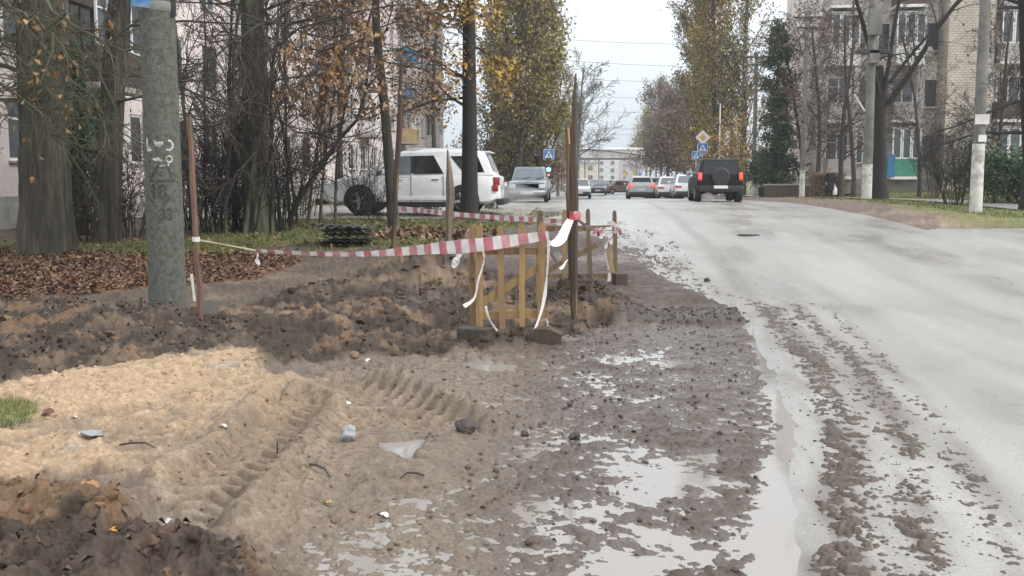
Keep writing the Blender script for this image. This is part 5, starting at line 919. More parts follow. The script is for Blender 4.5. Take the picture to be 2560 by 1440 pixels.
def car(name, label, loc, rz, S, mpaint, cat='car', group=None):
    """local x = forward along the car, y = left, z = up; origin at ground under the rear end.  S holds the shape"""
    o = E(name, label, cat, loc, rz, group); Lc, Wc = S['L'], S['W']; hw = Wc/2
    # lower body: loft along the car
    top = S['top']; bot = S.get('bot', .26); v = []; f = []
    xs = sorted(set([0, .05, .14, .3]+[p[0] for p in top]+[Lc-.3, Lc-.14, Lc-.05, Lc])); n = len(xs); sec = None
    for x in xs:
        zt = np.interp(x, [p[0] for p in top], [p[1] for p in top]); e = min(x, Lc-x); rnd = math.sqrt(max(0, 1-(1-min(e/S.get('rnd', .45), 1))**2)); hwx = hw*(S.get('end', .80)+(1-S.get('end', .80))*rnd); zb = bot+(.12*(1-min(e/.35, 1))); lift = .10*(1-rnd) if S.get('roundtop', 1) else 0
        zm = zb+(zt-zb)*.55; ring_ = [(0, zb), (hwx*.86, zb), (hwx*.97, zb+.07), (hwx, zm-.08), (hwx, zm+.06), (hwx*.985, zt-.14), (hwx*.955, zt-.05), (hwx*.86, zt-.008-lift*.3), (hwx*.5, zt+.012), (0, zt+.016)]
        pts = [(x, y_, z_) for y_, z_ in ring_]+[(x, -y_, z_) for y_, z_ in ring_[-2:0:-1]]; sec = len(pts); v += pts
    for i in range(n-1):
        for j in range(sec): f.append((i*sec+j, i*sec+(j+1) % sec, (i+1)*sec+(j+1) % sec, (i+1)*sec+j))
    f += [tuple(range(sec)), tuple((n-1)*sec+j for j in range(sec))][:2]
    q = MB(); q.add(v, f); me = q.mesh('body', mpaint, True, 38); body = link('body', me, o)
    # cabin
    A, B, C, D = S['cab']; wb, wr = S['wb']/2, S['wr']/2   # rear base, rear roof, front roof, front base (x,z)
    q = MB(); vv = []
    for s in (1, -1):
        for (x, z), w_ in ((A, wb), (B, wr), (C, wr), (D, wb)): vv.append((x, s*w_, z))
    mx_ = ((B[0]+C[0])/2, (B[1]+C[1])/2+.045); vv += [(mx_[0], wr*.98, mx_[1]), (mx_[0], -wr*.98, mx_[1])]
    q.add(vv, [(0, 1, 8, 2, 3), (7, 6, 9, 5, 4), (0, 4, 5, 1), (1, 5, 9, 8), (8, 9, 6, 2), (2, 6, 7, 3), (0, 3, 7, 4)]); q.build('cabin', mpaint, o, True, 50, bevel=S.get('cbev', .07))
    def lat(x, z):
        zA = np.interp(x, [min(A[0], B[0]), max(A[0], B[0]), C[0], D[0]], [A[1], A[1], A[1], D[1]]); k = (z-A[1])/(B[1]-A[1]); return wb+(wr-wb)*k+.008
    for poly, mt in S['side']:
        for s in (1, -1):
            q = MB(); n_ = len(poly); q.add([(x, s*lat(x, z), z) for x, z in poly]+[(x, s*(lat(x, z)-.015), z) for x, z in poly], [tuple(range(n_)), tuple(range(2*n_-1, n_-1, -1))]+[(i, (i+1) % n_, n_+(i+1) % n_, n_+i) for i in range(n_)]); q.build('side_window', mt, o)
    for nm, p0, p1, mt, e0, e1, uu in (('rear_window', A, B, S.get('rg', M_cglass), S.get('re', (.22, .90)), -1, .84), ('windscreen', D, C, M_cglassl, (.06, .92), 1, .90)):
        q = MB(); nx, nz = (p1[1]-p0[1]), -(p1[0]-p0[0]); l_ = math.hypot(nx, nz); nx, nz = nx/l_*e1, nz/l_*e1
        if nz < 0 and abs(nz) > .02: nx, nz = -nx, -nz
        if nx*e1 < 0: nx, nz = -nx, -nz
        vv = []
        for off in (.012, -.01):
            for t_, s in ((e0[0], -1), (e0[0], 1), (e0[1], 1), (e0[1], -1)): w_ = (wb+(wr-wb)*t_)*uu; vv.append((p0[0]+(p1[0]-p0[0])*t_+nx*off, s*w_, p0[1]+(p1[1]-p0[1])*t_+nz*off))
        q.add(vv, [(0, 1, 2, 3), (7, 6, 5, 4), (0, 4, 5, 1), (1, 5, 6, 2), (2, 6, 7, 3), (3, 7, 4, 0)]); q.build(nm, mt, o)
    # wheels in dark arches
    r = S['wr_']; ww = S.get('ww', .23); wm_ = wheel_mesh(r, ww, S.get('spokes', 5))
    for x in S['axles']:
        for s in (1, -1):
            q = MB(); rr = r*1.12; pts = [(x+rr*math.cos(a), r+rr*math.sin(a)) for a in np.linspace(-.35, math.pi+.35, 20)]; q.prism(pts, s*(hw-.16), s*(hw+.006)); q.build('wheel_arch', M_trim, o)
            w_ = bpy.data.objects.new('wheel', None); COL.objects.link(w_); w_.parent = o; w_.location = (x, s*(hw-ww*.42), r); w_.rotation_euler = (0, R.uniform(0, 1), 0 if s > 0 else math.pi); w_.empty_display_size = .1
            for m_ in wm_: link(m_.name.split('.')[0], m_, w_)
    # sills and bumpers
    q = MB(); q.box((Lc/2, 0, bot-.005), (Lc*.70, Wc*.97, .14)); q.build('sill', S.get('sillm', M_trim), o)
    for nm, x, c in (('rear_bumper', .0, S.get('bump', M_trim)), ('front_bumper', Lc, S.get('bump', M_trim))):
        z0, z1 = S.get('bz', (.30, .50)); q = MB(); q.box((x+(-.03 if x == 0 else .03), 0, (z0+z1)/2), (.22, Wc*.93, z1-z0)); q.build(nm, c, o, True, bevel=.05)
    for nm, items, sx in (('tail_light', S['tail'], -1), ('headlight', S['head'], 1)):
        for (y0, y1, z0, z1, mt, dx) in items:
            for s in (1, -1):
                q = MB(); xe = (0 if sx < 0 else Lc)+dx; q.box((xe, s*(y0+y1)/2, (z0+z1)/2), (.16, abs(y1-y0), z1-z0)); q.build(nm, mt, o, True, bevel=.02)
    for x, z, s in ((-.02 if S.get('bz', (.30, .5))[0] < 2 else 0, S.get('pz', .62), -1), (Lc+.03, S.get('pzf', .42), 1)):
        q = MB(); q.box((x+S.get('pdx', -.03)*(1 if s < 0 else 0)+(.1 if s > 0 else -.06), 0, z), (.025, .52, .115)); q.build('number_plate', M_plate, o)
    q = MB()
    for s in (1, -1):
        q = MB(); xm, zm = S['mir']; q.box((xm, s*(hw+.10), zm), (.10, .2, .14)); q.build('side_mirror', S.get('mirm', mpaint), o, True, bevel=.035)
    for x, z in S.get('handles', []):
        for s in (1, -1): q = MB(); q.box((x, s*(hw*.985+.012), z), (.2, .03, .035)); q.build('door_handle', S.get('hm', M_chrome), o, bevel=.008)
    for x in S.get('seams', []):
        for s in (1, -1): q = MB(); q.box((x, s*(hw-.004), .72), (.014, .02, .78)); q.build('door_seam', M_trim, o)
    return o
# ---- white SUV crossing the verge on the left, nose to the left
S_suv = dict(L=5.0, W=1.98, top=[(0, 1.06), (.25, 1.12), (1.5, 1.13), (3.5, 1.12), (3.75, 1.11), (4.2, 1.05), (4.6, .97), (4.86, .84), (5, .66)], bot=.30, rnd=.6, end=.80, cab=[(.12, 1.08), (.42, 1.76), (2.72, 1.76), (3.75, 1.10)], wb=1.84, wr=1.50, cbev=.09,
    side=[([(1.52, 1.14), (2.36, 1.13), (2.36, 1.63), (1.82, 1.64)], M_cglass), ([(2.44, 1.13), (3.42, 1.13), (3.05, 1.46), (2.78, 1.61), (2.44, 1.63)], M_cglassl), ([(.40, 1.18), (.98, 1.17), (1.36, 1.62), (.60, 1.63)], M_cglass), ([(2.35, 1.15), (2.45, 1.15), (2.45, 1.62), (2.35, 1.62)], M_trim)],
    re=(.18, .86), wr_=.40, ww=.26, axles=(.98, 3.86), bz=(.28, .46), tail=[(.62, .93, .80, 1.05, M_tail, .08), (.80, .96, .66, .84, M_tail, .10)], head=[(.55, .88, .74, .92, M_head, -.14)], mir=(3.15, 1.20), handles=[(1.75, .98), (2.75, .97)], seams=[1.52, 2.42, 3.42], sillm=M_trim, pz=.85, pzf=.55, spokes=5)
suv = car('parked_car', 'white SUV standing across the yard drive behind the trees', (-2.55, 29.4, bz(-5, 29.4)+.01), math.pi, S_suv, paint('paint_white', (.80, .81, .81), .06))
for s in (1, -1): q = MB(); q.tube([(.75, s*.62, 1.79), (1.0, s*.63, 1.835), (2.3, s*.63, 1.835), (2.55, s*.62, 1.79)], .018, 6); q.build('roof_rail', MATS['paint_white'], suv)
q = MB(); q.box((.40, 0, 1.735), (.26, 1.40, .05)); q.build('tailgate_spoiler', MATS['paint_white'], suv, True, bevel=.02)
for s in (1, -1):
    q = MB(); q.box((2.4, s*.995, .47), (2.0, .03, .10)); q.build('door_moulding', MATS['paint_white'], suv, bevel=.01)
# ---- black off-roader seen from behind
S_niva = dict(L=4.0, W=1.76, top=[(0, 1.02), (.2, 1.05), (2.6, 1.04), (3.7, .98), (4, .86)], bot=.40, rnd=.3, end=.9, cab=[(.03, 1.0), (.32, 1.66), (2.1, 1.64), (2.85, 1.02)], wb=1.66, wr=1.30, cbev=.06, side=[([(.5, 1.08), (1.2, 1.08), (1.2, 1.52), (.68, 1.52)], M_cglass), ([(1.3, 1.08), (2.6, 1.08), (2.1, 1.52), (1.3, 1.52)], M_cglass)],
    re=(.12, .88), wr_=.37, ww=.27, axles=(.75, 3.2), bz=(.42, .66), tail=[(.70, .83, .90, 1.14, M_taillit, .0), (.70, .85, .82, .92, M_tail, .01)], head=[(.5, .8, .7, .88, M_head, -.08)], mir=(2.55, 1.10), mirm=M_steel, pz=.60, pzf=.5, pdx=-.10, spokes=5)
nv = car('moving_car', 'black off-road car with spare wheel on its tailgate and lit tail lights', (4.85, 40.2, bz(4.85, 41)+.03), math.pi/2, S_niva, pm('paint_black', (.010, .010, .011), .38, .2, 3, 0, spec=.22), group='cars on the road')
q = MB(); q.lathe([(.0, -.20), (.30, -.20), (.345, -.16), (.36, -.06), (.34, .04)], 28, 'X', (0, 0, .98)); q.build('spare_wheel_cover', M_trim, nv, True, 35)
for s in (1, -1): q = MB(); q.tube([(.5, s*.62, 1.70), (.8, s*.62, 1.74), (1.8, s*.62, 1.74), (2.1, s*.62, 1.70)], .022, 6); q.build('roof_rail', M_trim, nv)
q = MB(); q.lathe([(.0, -.12), (.035, -.10), (.04, -.06), (.03, -.03)], 10, 'X', (0, -.05, .44)); q.build('tow_ball', M_chrome, nv, True)
q = MB(); q.tube([(-.02, .35, .30), (.6, .35, .32)], .03, 8); q.build('exhaust_pipe', M_steel, nv)
# ---- old blue-grey saloon facing the camera
S_lada = dict(L=4.1, W=1.62, top=[(0, .86), (.2, .92), (1.0, .93), (2.9, .94), (3.9, .88), (4.1, .82)], bot=.28, rnd=.16, end=.93, roundtop=0, cab=[(.75, .90), (1.15, 1.43), (2.45, 1.43), (2.95, .92)], wb=1.46, wr=1.24, cbev=.05, side=[([(.95, .97), (1.75, .97), (1.75, 1.36), (1.2, 1.36)], M_cglass), ([(1.82, .97), (2.75, .97), (2.42, 1.36), (1.82, 1.36)], M_cglass)], wr_=.30, ww=.17, axles=(.75, 3.2), bz=(.38, .50), bump=M_chrome, tail=[(.5, .75, .6, .75, M_tail, .05)], head=[(.48, .74, .58, .74, M_head, -.02)], mir=(2.65, 1.02), mirm=M_trim, pz=.5, pzf=.40, spokes=8)
ld = car('moving_car', 'old boxy blue-grey saloon facing the camera beside the verge', (-2.65, 46.6, bz(-2.65, 45)+.02), -math.pi/2, S_lada, paint('paint_bluegrey', (.20, .25, .285), .4), group='cars on the road')
q = MB(); q.box((4.07, 0, .67), (.06, .92, .17)); q.build('grille', M_trim, ld); q = MB(); q.box((4.05, 0, .80), (.05, 1.3, .03)); q.build('bonnet_trim', M_chrome, ld)
for y_ in (-.3, .25): q = MB(); q.bar((2.96, y_, .95), (2.86, y_+.38, 1.04), .02, .015); q.build('wiper', M_trim, ld)
# ---- generic shapes for the cars further away
S_hatch = dict(L=4.3, W=1.82, top=[(0, .90), (.2, .98), (2.8, .96), (3.9, .86), (4.3, .68)], bot=.22, rnd=.5, end=.78, cab=[(.10, .96), (.45, 1.50), (2.3, 1.52), (3.1, .96)], wb=1.66, wr=1.26, side=[([(.5, 1.02), (1.5, 1.02), (1.5, 1.38), (.85, 1.40)], M_cglass), ([(1.58, 1.02), (2.9, 1.0), (2.25, 1.40), (1.58, 1.40)], M_cglass)], re=(.35, .88), wr_=.33, axles=(.75, 3.45), bz=(.24, .50), tail=[(.55, .88, .82, .98, M_taillit, .10)], head=[(.5, .85, .62, .78, M_head, -.2)], mir=(2.75, 1.03), pz=.66, pzf=.45, spokes=5)
S_sedan = dict(L=4.3, W=1.70, top=[(0, .92), (.9, .96), (2.9, .94), (3.9, .84), (4.3, .70)], bot=.24, rnd=.35, end=.86, cab=[(.65, .94), (1.15, 1.42), (2.45, 1.42), (3.15, .94)], wb=1.56, wr=1.22, side=[([(1.0, .99), (1.8, .99), (1.8, 1.34), (1.25, 1.34)], M_cglass), ([(1.88, .99), (2.9, .98), (2.4, 1.34), (1.88, 1.34)], M_cglass)], re=(.08, .9), rg=M_cglassl, wr_=.30, axles=(.75, 3.3), bz=(.26, .50), tail=[(.45, .82, .70, .80, M_tail, .05)], head=[(.5, .8, .6, .74, M_head, -.15)], mir=(2.8, 1.0), pz=.58, pzf=.42, spokes=6)
pw_ = MATS['paint_white']; CARS = [
 ('silver grey hatchback with red tail lights ahead in the queue', 3.25, 71.5, 1, S_hatch, paint('paint_silver', (.46, .47, .47), .3)), ('white sedan seen from behind nearest the black car', 5.55, 62.5, 1, S_sedan, pw_), ('white sedan half hidden behind the rear-most white sedan', 4.95, 68.5, 1, S_sedan, pw_), ('dark maroon hatchback squeezed between grey hatchback and white sedans', 4.75, 78, 1, S_hatch, paint('paint_maroon', (.10, .03, .03), .2)),
 ('white sedan coming towards the camera past the split post', -.95, 79, -1, S_sedan, pw_), ('white van-like hatchback behind the oncoming white sedan', -1.5, 96, -1, S_hatch, pw_), ('dark oncoming hatchback far down the road', .55, 108, -1, S_hatch, paint('paint_darkgrey', (.05, .055, .06), .3)), ('small dark car behind the dark oncoming hatchback', 1.4, 128, -1, S_sedan, MATS['paint_darkgrey'])]
for lb, x, y, d, S, mt in CARS: car('moving_car' , lb, (x, y-(2.1*d), bz(x, y)+.03), math.pi/2*d, S, mt, group='cars on the road')
car('moving_car', 'brown car turning sideways across the far junction', (1.2, 112, bz(2, 112)+.03), .25, S_sedan, paint('paint_brown', (.16, .10, .085), .3), group='cars on the road')
car('moving_car', 'pale car crossing behind the brown turning car', (.4, 138, bz(2, 138)+.03), .1, S_hatch, MATS['paint_silver'], group='cars on the road')
# ------------------------------------------------------------------ person
def skin_person():
    x = at(2075, 440, 58).x; loc = Vector((x, 58, bz(x, 58)+.01)); o = E('person', 'person in long black coat on the footpath holding a white bag', 'person', loc, math.radians(175))
    J = dict(pel=(0, 0, .82), che=(0, .03, 1.12), nek=(0, .10, 1.30), hip1=(.09, 0, .80), kn1=(.10, .05, .45), an1=(.10, -.02, .08), to1=(.10, .12, .04), hip2=(-.09, 0, .80), kn2=(-.10, .0, .45), an2=(-.10, -.05, .08), to2=(-.10, .09, .04), sh1=(.17, .04, 1.24), el1=(.23, .0, .98), wr1=(.20, .14, .80), sh2=(-.17, .04, 1.24), el2=(-.24, -.02, .97), wr2=(-.25, .03, .74))
    Rr = dict(pel=.17, che=.19, nek=.07, hip1=.12, kn1=.085, an1=.055, to1=.05, hip2=.12, kn2=.085, an2=.055, to2=.05, sh1=.09, el1=.07, wr1=.045, sh2=.09, el2=.07, wr2=.045)
    Ed = [('pel', 'che'), ('che', 'nek'), ('pel', 'hip1'), ('hip1', 'kn1'), ('kn1', 'an1'), ('an1', 'to1'), ('pel', 'hip2'), ('hip2', 'kn2'), ('kn2', 'an2'), ('an2', 'to2'), ('che', 'sh1'), ('sh1', 'el1'), ('el1', 'wr1'), ('che', 'sh2'), ('sh2', 'el2'), ('el2', 'wr2')]
    K = list(J); me = bpy.data.meshes.new('body'); me.from_pydata([J[k] for k in K], [(K.index(a), K.index(b)) for a, b in Ed], []); me.update(); ob = link('body', me, o); ob.modifiers.new('s', 'SKIN'); 
    for i, k in enumerate(K): me.skin_vertices[0].data[i].radius = (Rr[k], Rr[k]); me.skin_vertices[0].data[i].use_root = (k == 'pel')
    sb = ob.modifiers.new('u', 'SUBSURF'); sb.levels = sb.render_levels = 1; me.materials.append(pm('black_cloth', (.012, .012, .015), .9, .3, 8, .2))
    q = MB(); q.lathe([(.17, 1.24), (.20, 1.10), (.19, .95), (.22, .75), (.26, .50), (.27, .40), (.24, .40)], 18); q.build('coat', MATS['black_cloth'], o, True)
    q = MB(); q.lathe([(.02, -.125), (.07, -.11), (.092, -.03), (.098, .03), (.085, .09), (.04, .125)], 14, c=(0, .15, 1.42)); hd = q.build('head', pm('skin', (.42, .27, .20), .6, .1, 10, .1), o, True)
    q = MB(); q.lathe([(.10, 1.40), (.108, 1.46), (.095, 1.52), (.05, 1.56)], 14, c=(0, .135, 0)); q.build('headscarf', pm('brown_scarf', (.16, .10, .075), .9, .3, 12, .2), o, True)
    for s, w_ in ((1, 'wr1'), (-1, 'wr2')):
        q = MB(); c = Vector(J[w_]); q.tube([c, c+Vector((0, .02, -.07))], [.035, .03], 8)
        for i in range(4): q.tube([c+Vector((-.024+.016*i, .03, -.07)), c+Vector((-.024+.016*i, .045, -.12)), c+Vector((-.024+.016*i, .02, -.145+.006*abs(i-1)))], [.009, .008, .007], 5)
        q.tube([c+Vector((s*-.03, .03, -.03)), c+Vector((s*-.045, .06, -.07)), c+Vector((s*-.03, .06, -.10))], [.010, .009, .008], 5); q.build('hand', MATS['skin'], o, True)
    b_ = E('carrier_bag', 'white carrier bag in the hand of the person in black', 'bag', loc+Matrix.Rotation(math.radians(175), 3, 'Z') @ Vector((-.27, .06, .12))); q = MB(); q.lathe([(.02, .0), (.11, .02), (.14, .16), (.12, .34), (.05, .45), (.02, .5)], 10); q.build('bag_body', M_frame, b_, True); q = MB(); q.tube([(-.03, 0, .48), (-.02, 0, .55), (.02, 0, .55), (.03, 0, .48)], .008, 5); q.build('handle', M_frame, b_)
skin_person()
# ---- trimmed brown hedge behind the person, dark wall, bin
rng = np.random.default_rng(9); x = at(2074, 440, 61).x; o = E('trimmed_hedge', 'straw-brown trimmed hedge behind the person in black', 'hedge', (x, 61, bz(x, 61)))
q = MB(); q.box((0, .5, .62), (1.66, .9, 1.2)); q.build('hedge_core', M_barkd, o, bevel=.1)
pts = np.stack([rng.uniform(-.92, .92, 9000), rng.uniform(-.06, 1.1, 9000), rng.uniform(.0, 1.38, 9000)], 1); pts = pts[(pts[:, 1] < .12) | (pts[:, 2] > 1.15) | (np.abs(pts[:, 0]) > .78)]
v, f = leaves(rng, pts, .13, 0, .35); tag(link('foliage', mesh('foliage', v, f, leafm('straw_leaf', (.24, .155, .075), (.16, .10, .055))), o), kind='stuff')
x = at(1968, 440, 63).x; o = E('low_wall', 'dark brown low wall left of the lamp pole foot', 'wall', (x, 63, bz(x, 63))); q = MB(); q.box((0, 0, .32), (2.6, .25, .8)); q.build('wall_body', pm('dark_brick', (.085, .055, .045), .9, .3, 6, .4, 20), o); q = MB(); q.box((0, 0, .76), (2.7, .32, .08)); q.build('coping', M_conc, o)
x = at(1905, 440, 74).x; o = E('litter_bin', 'small black litter bin left of the conifer', 'bin', (x, 74, bz(x, 74))); q = MB(); q.lathe([(.20, .05), (.26, .7), (.27, .72), (.22, .72), (.2, .65)], 14); q.build('bin_body', M_black, o, True); q = MB(); q.box((0, .0, .02), (.3, .3, .06)); q.build('foot', M_steel, o)
# ---- stack of dark wet corrugated sheets on the grass
SB2 = gpf(868, 608); st = E('slate_stack', 'stack of black wet corrugated roofing sheets on the grass', 'sheet stack', SB2, .05); M_slate = pm('wet_slate', (.014, .014, .014), .45, .35, 8, .3, 30, col2=(.05, .058, .03), f2=.25, spec=.3); rg = random.Random(3)
for i in range(7):
    w_ = rg.uniform(.8, 1.1); q = MB(); n = 24; v = []
    for k in range(n+1):
        xx = -w_/2+w_*k/n; zz = .022*math.sin(k*1.55)+.12*(xx/w_)*(rg.random() if 0 else (.25 if i % 2 else -.12))
        for y_ in (-.42, .42):
            for t_ in (0, .016): v.append((xx, y_, zz+t_))
    f = []
    for k in range(n): a = k*4; f += [(a, a+4, a+6, a+2), (a+1, a+3, a+7, a+5), (a, a+1, a+5, a+4), (a+2, a+6, a+7, a+3)]
    f += [(0, 2, 3, 1), (n*4, n*4+1, n*4+3, n*4+2)]; q.add(v, f); q.build('roofing_sheet', M_slate, st, loc=(rg.uniform(-.1, .1), rg.uniform(-.12, .12), .04+i*.058), rot=(rg.uniform(-.06, .06), rg.uniform(-.05, .05), rg.uniform(-.25, .25)))
# ---- stone, twigs, litter on the sand
def rock(name, label, px_, py_, s, mat, seed, cat='stone', sink=.25):
    c = gpf(px_, py_); bm = bmesh.new(); bmesh.ops.create_icosphere(bm, subdivisions=3, radius=1); rg = np.random.default_rng(seed); ph = rg.uniform(0, 6, 9)
    for v in bm.verts:
        n_ = v.co.normalized(); k = 1+.16*math.sin(3*n_.x+ph[0])*math.sin(2.6*n_.y+ph[1])+.10*math.sin(5*n_.z+ph[2]+3*n_.x)+.05*math.sin(9*n_.y+ph[3]); v.co = Vector((n_.x*s[0], n_.y*s[1], n_.z*s[2]))*k
    me = bpy.data.meshes.new(name); bm.to_mesh(me); bm.free(); me.materials.append(mat); o = link(name, me, None, (c.x, c.y, c.z+s[2]*(1-sink)), (.2, .1, seed)); tag(o, label, cat); return o
M_stone = pm('grey_stone', (.30, .31, .32), .7, .25, 9, .5, 30, col2=(.20, .20, .20), f2=.4)
rock('stone', 'pale grey stone at the edge of the sand', 872, 1138, (.065, .05, .055), M_stone, 2); rock('mud_lump', 'dark lump of mud on the wet road edge', 1768, 704, (.05, .05, .045), pm('mud_lump', (.05, .04, .035), .6, .3, 12, .5), 3, 'lump'); rock('mud_lump', 'dark lump of mud in the white puddle', 1437, 1098, (.04, .03, .03), MATS['mud_lump'], 4, 'lump'); rock('mud_lump', 'brown lump at the left of the white puddle', 1312, 1090, (.03, .03, .025), MATS['mud_lump'], 5, 'lump'); rock('mud_lump', 'round clod on the rut shoulder right of the stone', 1165, 1112, (.07, .06, .05), MATS['mud_lump'], 6, 'lump'); rock('mud_lump', 'dark clod in the gutter water', 1998, 1202, (.02, .02, .02), MATS['mud_lump'], 7, 'lump')
rock('stone', 'small grey plate of concrete half buried in the sand', 232, 1105, (.10, .06, .015), M_stone, 8)
def curled_leaf(label, px_, py_, s, mat, seed, name='dead_leaf', cat='leaf'):
    c = gpf(px_, py_); rg = random.Random(seed); v = []; f = []; n = 7
    for i in range(n):
        t_ = i/(n-1); w_ = math.sin(t_*math.pi)**.7*.5*(1+.25*math.sin(9*t_))
        for k in (-1, -.5, 0, .5, 1): v.append(((t_-.5)*s, k*w_*s*.8, s*(.10+.28*abs(k)**1.5*math.sin(t_*3)+.15*(t_-.5)**2+rg.uniform(-.03, .03))))
    for i in range(n-1):
        for k in range(4): a = i*5+k; f.append((a, a+1, a+6, a+5))
    o = link(name, mesh(name, v, f, mat, True), None, (c.x, c.y, c.z+.004), (rg.uniform(-.3, .3), rg.uniform(-.3, .3), rg.uniform(0, 6))); tag(o, label, cat); return o
curled_leaf('reddish dead leaf beside the grass tuft on the sand', 122, 1056, .10, pm('red_leaf', (.15, .06, .05), .6, .3, 12, .2), 1); curled_leaf('orange leaf in the middle of the sandy rut', 650, 1178, .07, pm('orange_leaf', (.45, .22, .05), .6, .3, 12, .2), 2); curled_leaf('ochre leaf standing in the dark soil at lower left', 222, 1236, .13, pm('ochre_leaf', (.30, .17, .06), .6, .3, 12, .2), 3); curled_leaf('small orange leaf in the lower dark mud', 288, 1362, .07, MATS['orange_leaf'], 4); curled_leaf('yellow leaf among dark crumbs right of the rut', 820, 1270, .06, pm('yellow_leaf', (.5, .34, .12), .6, .2, 12, .2), 5)
M_litter = pm('white_litter', (.74, .72, .72), .6, .1, 20, .2)
curled_leaf('crumpled white paper in the rut at lower left', 402, 1286, .17, M_litter, 6, 'paper_scrap', 'litter')
for i, (px_, py_, lb) in enumerate([(205, 1105, 'white scrap on the sand left of the rut'), (558, 1113, 'white scrap in the middle of the sand'), (520, 1160, 'white scrap at the rut edge'), (872, 1052, 'white scrap below the lug marks'), (985, 922, 'white scrap on mud before the barrier'), (920, 904, 'tiny white scrap near the dark clods'), (185, 1058, 'white scrap beside the red leaf'), (510, 760, 'white scrap by the rusty stake foot'), (960, 1298, 'flat white scrap in the lower mud'), (1060, 640, 'white scrap under the long tape'), (545, 832, 'white scrap where sand meets clods')]): curled_leaf(lb, px_, py_, .05, M_litter, 10+i, 'paper_scrap', 'litter')
for i, (a, lb) in enumerate([([(702, 1010), (740, 985)], 'thin pale stick lying across the rut'), ([(776, 1205), (826, 1216)], 'dark curved twig right of the rut'), ([(1060, 1215), (1000, 1222)], 'short twig in the mud below the puddle'), ([(300, 1130), (390, 1140)], 'bent dark root on the sand slope')]):
    P_ = [gpf(*q)+Vector((0, 0, .012)) for q in a]; o = E('stick', lb, 'stick', P_[0]); q = MB(); d = P_[1]-P_[0]; q.tube([(0, 0, 0), d*.35+Vector((0, 0, .02)), d*.7+Vector((0, .01, .025)), d], [.006, .007, .006, .003], 5); q.build('twig', M_twig if i else M_twiggrey, o)
p = gpf(695, 1195); o = E('upright_twig', 'short dark twig sticking up in the sand', 'stick', p); q = MB(); q.tube([(0, 0, -.03), (0, 0, .10)], [.006, .004], 5); q.build('twig', M_barkd, o)
p = gpf(525, 800); o = E('flat_stone', 'grey slab leaning behind the rusty stake foot', 'stone', p); q = MB(); q.box((0, 0, .06), (.2, .05, .2)); q.build('slab', pm('dull_slab', (.10, .09, .08), .9, .2, 10, .3), o, bevel=.02, rot=(-.35, .1, .2))
# ------------------------------------------------------------------ stuff: clods, fallen leaves, grass
def inside(poly, n, rng):
    lo = poly.min(0); hi = poly.max(0); out = []
    while sum(map(len, out)) < n:
        q = rng.uniform(lo, hi, (n*2, 2)); q = q[psdf(poly, q[:, 0], q[:, 1]) < 0]; out.append(q)
    return np.concatenate(out)[:n]
bm = bmesh.new(); bmesh.ops.create_icosphere(bm, subdivisions=1, radius=1); I1 = np.array([v.co[:] for v in bm.verts]); F1 = np.array([[v.index for v in f_.verts] for f_ in bm.faces]); bm.free()
bm = bmesh.new(); bmesh.ops.create_icosphere(bm, subdivisions=2, radius=1); I2 = np.array([v.co[:] for v in bm.verts]); F2 = np.array([[v.index for v in f_.verts] for f_ in bm.faces]); bm.free()
def clods(name, label, P, size, mat, seed, I=I1, F=F1, sink=.60, flat=.9, tint=(1, 1, 1)):
    rng = np.random.default_rng(seed); n = len(P); z = ground_full(P[:, 0], P[:, 1], False); s = size*rng.lognormal(0, .6, n).clip(.3, 2.4)
    ph_ = rng.uniform(0, 6.28, (n, 1, 3)); fr_ = rng.uniform(1.5, 3.6, (n, 1, 3)); nz_ = 1+.60*np.sin(I[None]*fr_+ph_).prod(2)+.15*rng.normal(0, 1, (n, len(I))).clip(-1.5, 1.5); sc = np.stack([s*rng.uniform(.7, 1.4, n), s*rng.uniform(.7, 1.3, n), s*flat*rng.uniform(.7, 1.3, n)], 1)
    a = rng.uniform(0, 6.28, n); v = I[None]*nz_[:, :, None]*sc[:, None]; x = v[:, :, 0]*np.cos(a)[:, None]-v[:, :, 1]*np.sin(a)[:, None]; y = v[:, :, 0]*np.sin(a)[:, None]+v[:, :, 1]*np.cos(a)[:, None]
    v = np.stack([x+P[:, :1], y+P[:, 1:2], v[:, :, 2]+(z+sc[:, 2]*(1-2*sink)*.6)[:, None]], -1); f = (F[None]+np.arange(n)[:, None, None]*len(I)).reshape(-1, 3)
    me = mesh(name, v.reshape(-1, 3), f, MATS['wet_earth'], True); _h, gc_, gw_ = ground_full(P[:, 0], P[:, 1]); gc_ = np.repeat(gc_*rng.uniform(.82, 1.18, (n, 1))*np.array([[1.05, 1, .93]])*np.array(tint)[None], len(I), 0); me.set_sharp_from_angle(angle=math.radians(75))
    me.color_attributes.new('Col', 'FLOAT_COLOR', 'POINT').data.foreach_set('color', np.concatenate([gc_, np.ones((len(gc_), 1))], 1).astype(np.float32).ravel()); me.attributes.new('wet', 'FLOAT', 'POINT').data.foreach_set('value', np.repeat(gw_, len(I)).astype(np.float32))
    return tag(link(name, me), label, kind='stuff')
M_cl = pm('dark_soil_clod', (.050, .040, .033), .85, .4, 14, .5, 60, col2=(.13, .082, .048), f2=.42); M_clb = pm('brown_soil_clod', (.15, .10, .062), .85, .35, 14, .5, 60, col2=(.085, .06, .042), f2=.4); M_cls = pm('sand_clod', (.30, .215, .13), .9, .3, 14, .4, 60, col2=(.22, .16, .10), f2=.4); M_clm = pm('mud_crumb', (.075, .058, .049), .55, .4, 14, .4, 60)
rng = np.random.default_rng(21); gh_ = gp(1455, 770)
clods('dark_clods', 'dark broken soil clods left of the thick pole and below it', inside(Z['darkA'], 380, rng), .024, M_cl, 1); clods('brown_clods', 'brown soil clods mixed in the strip above the sand', inside(Z['darkA'], 240, rng), .024, M_clb, 2, tint=(1.2, 1.12, 1.05))
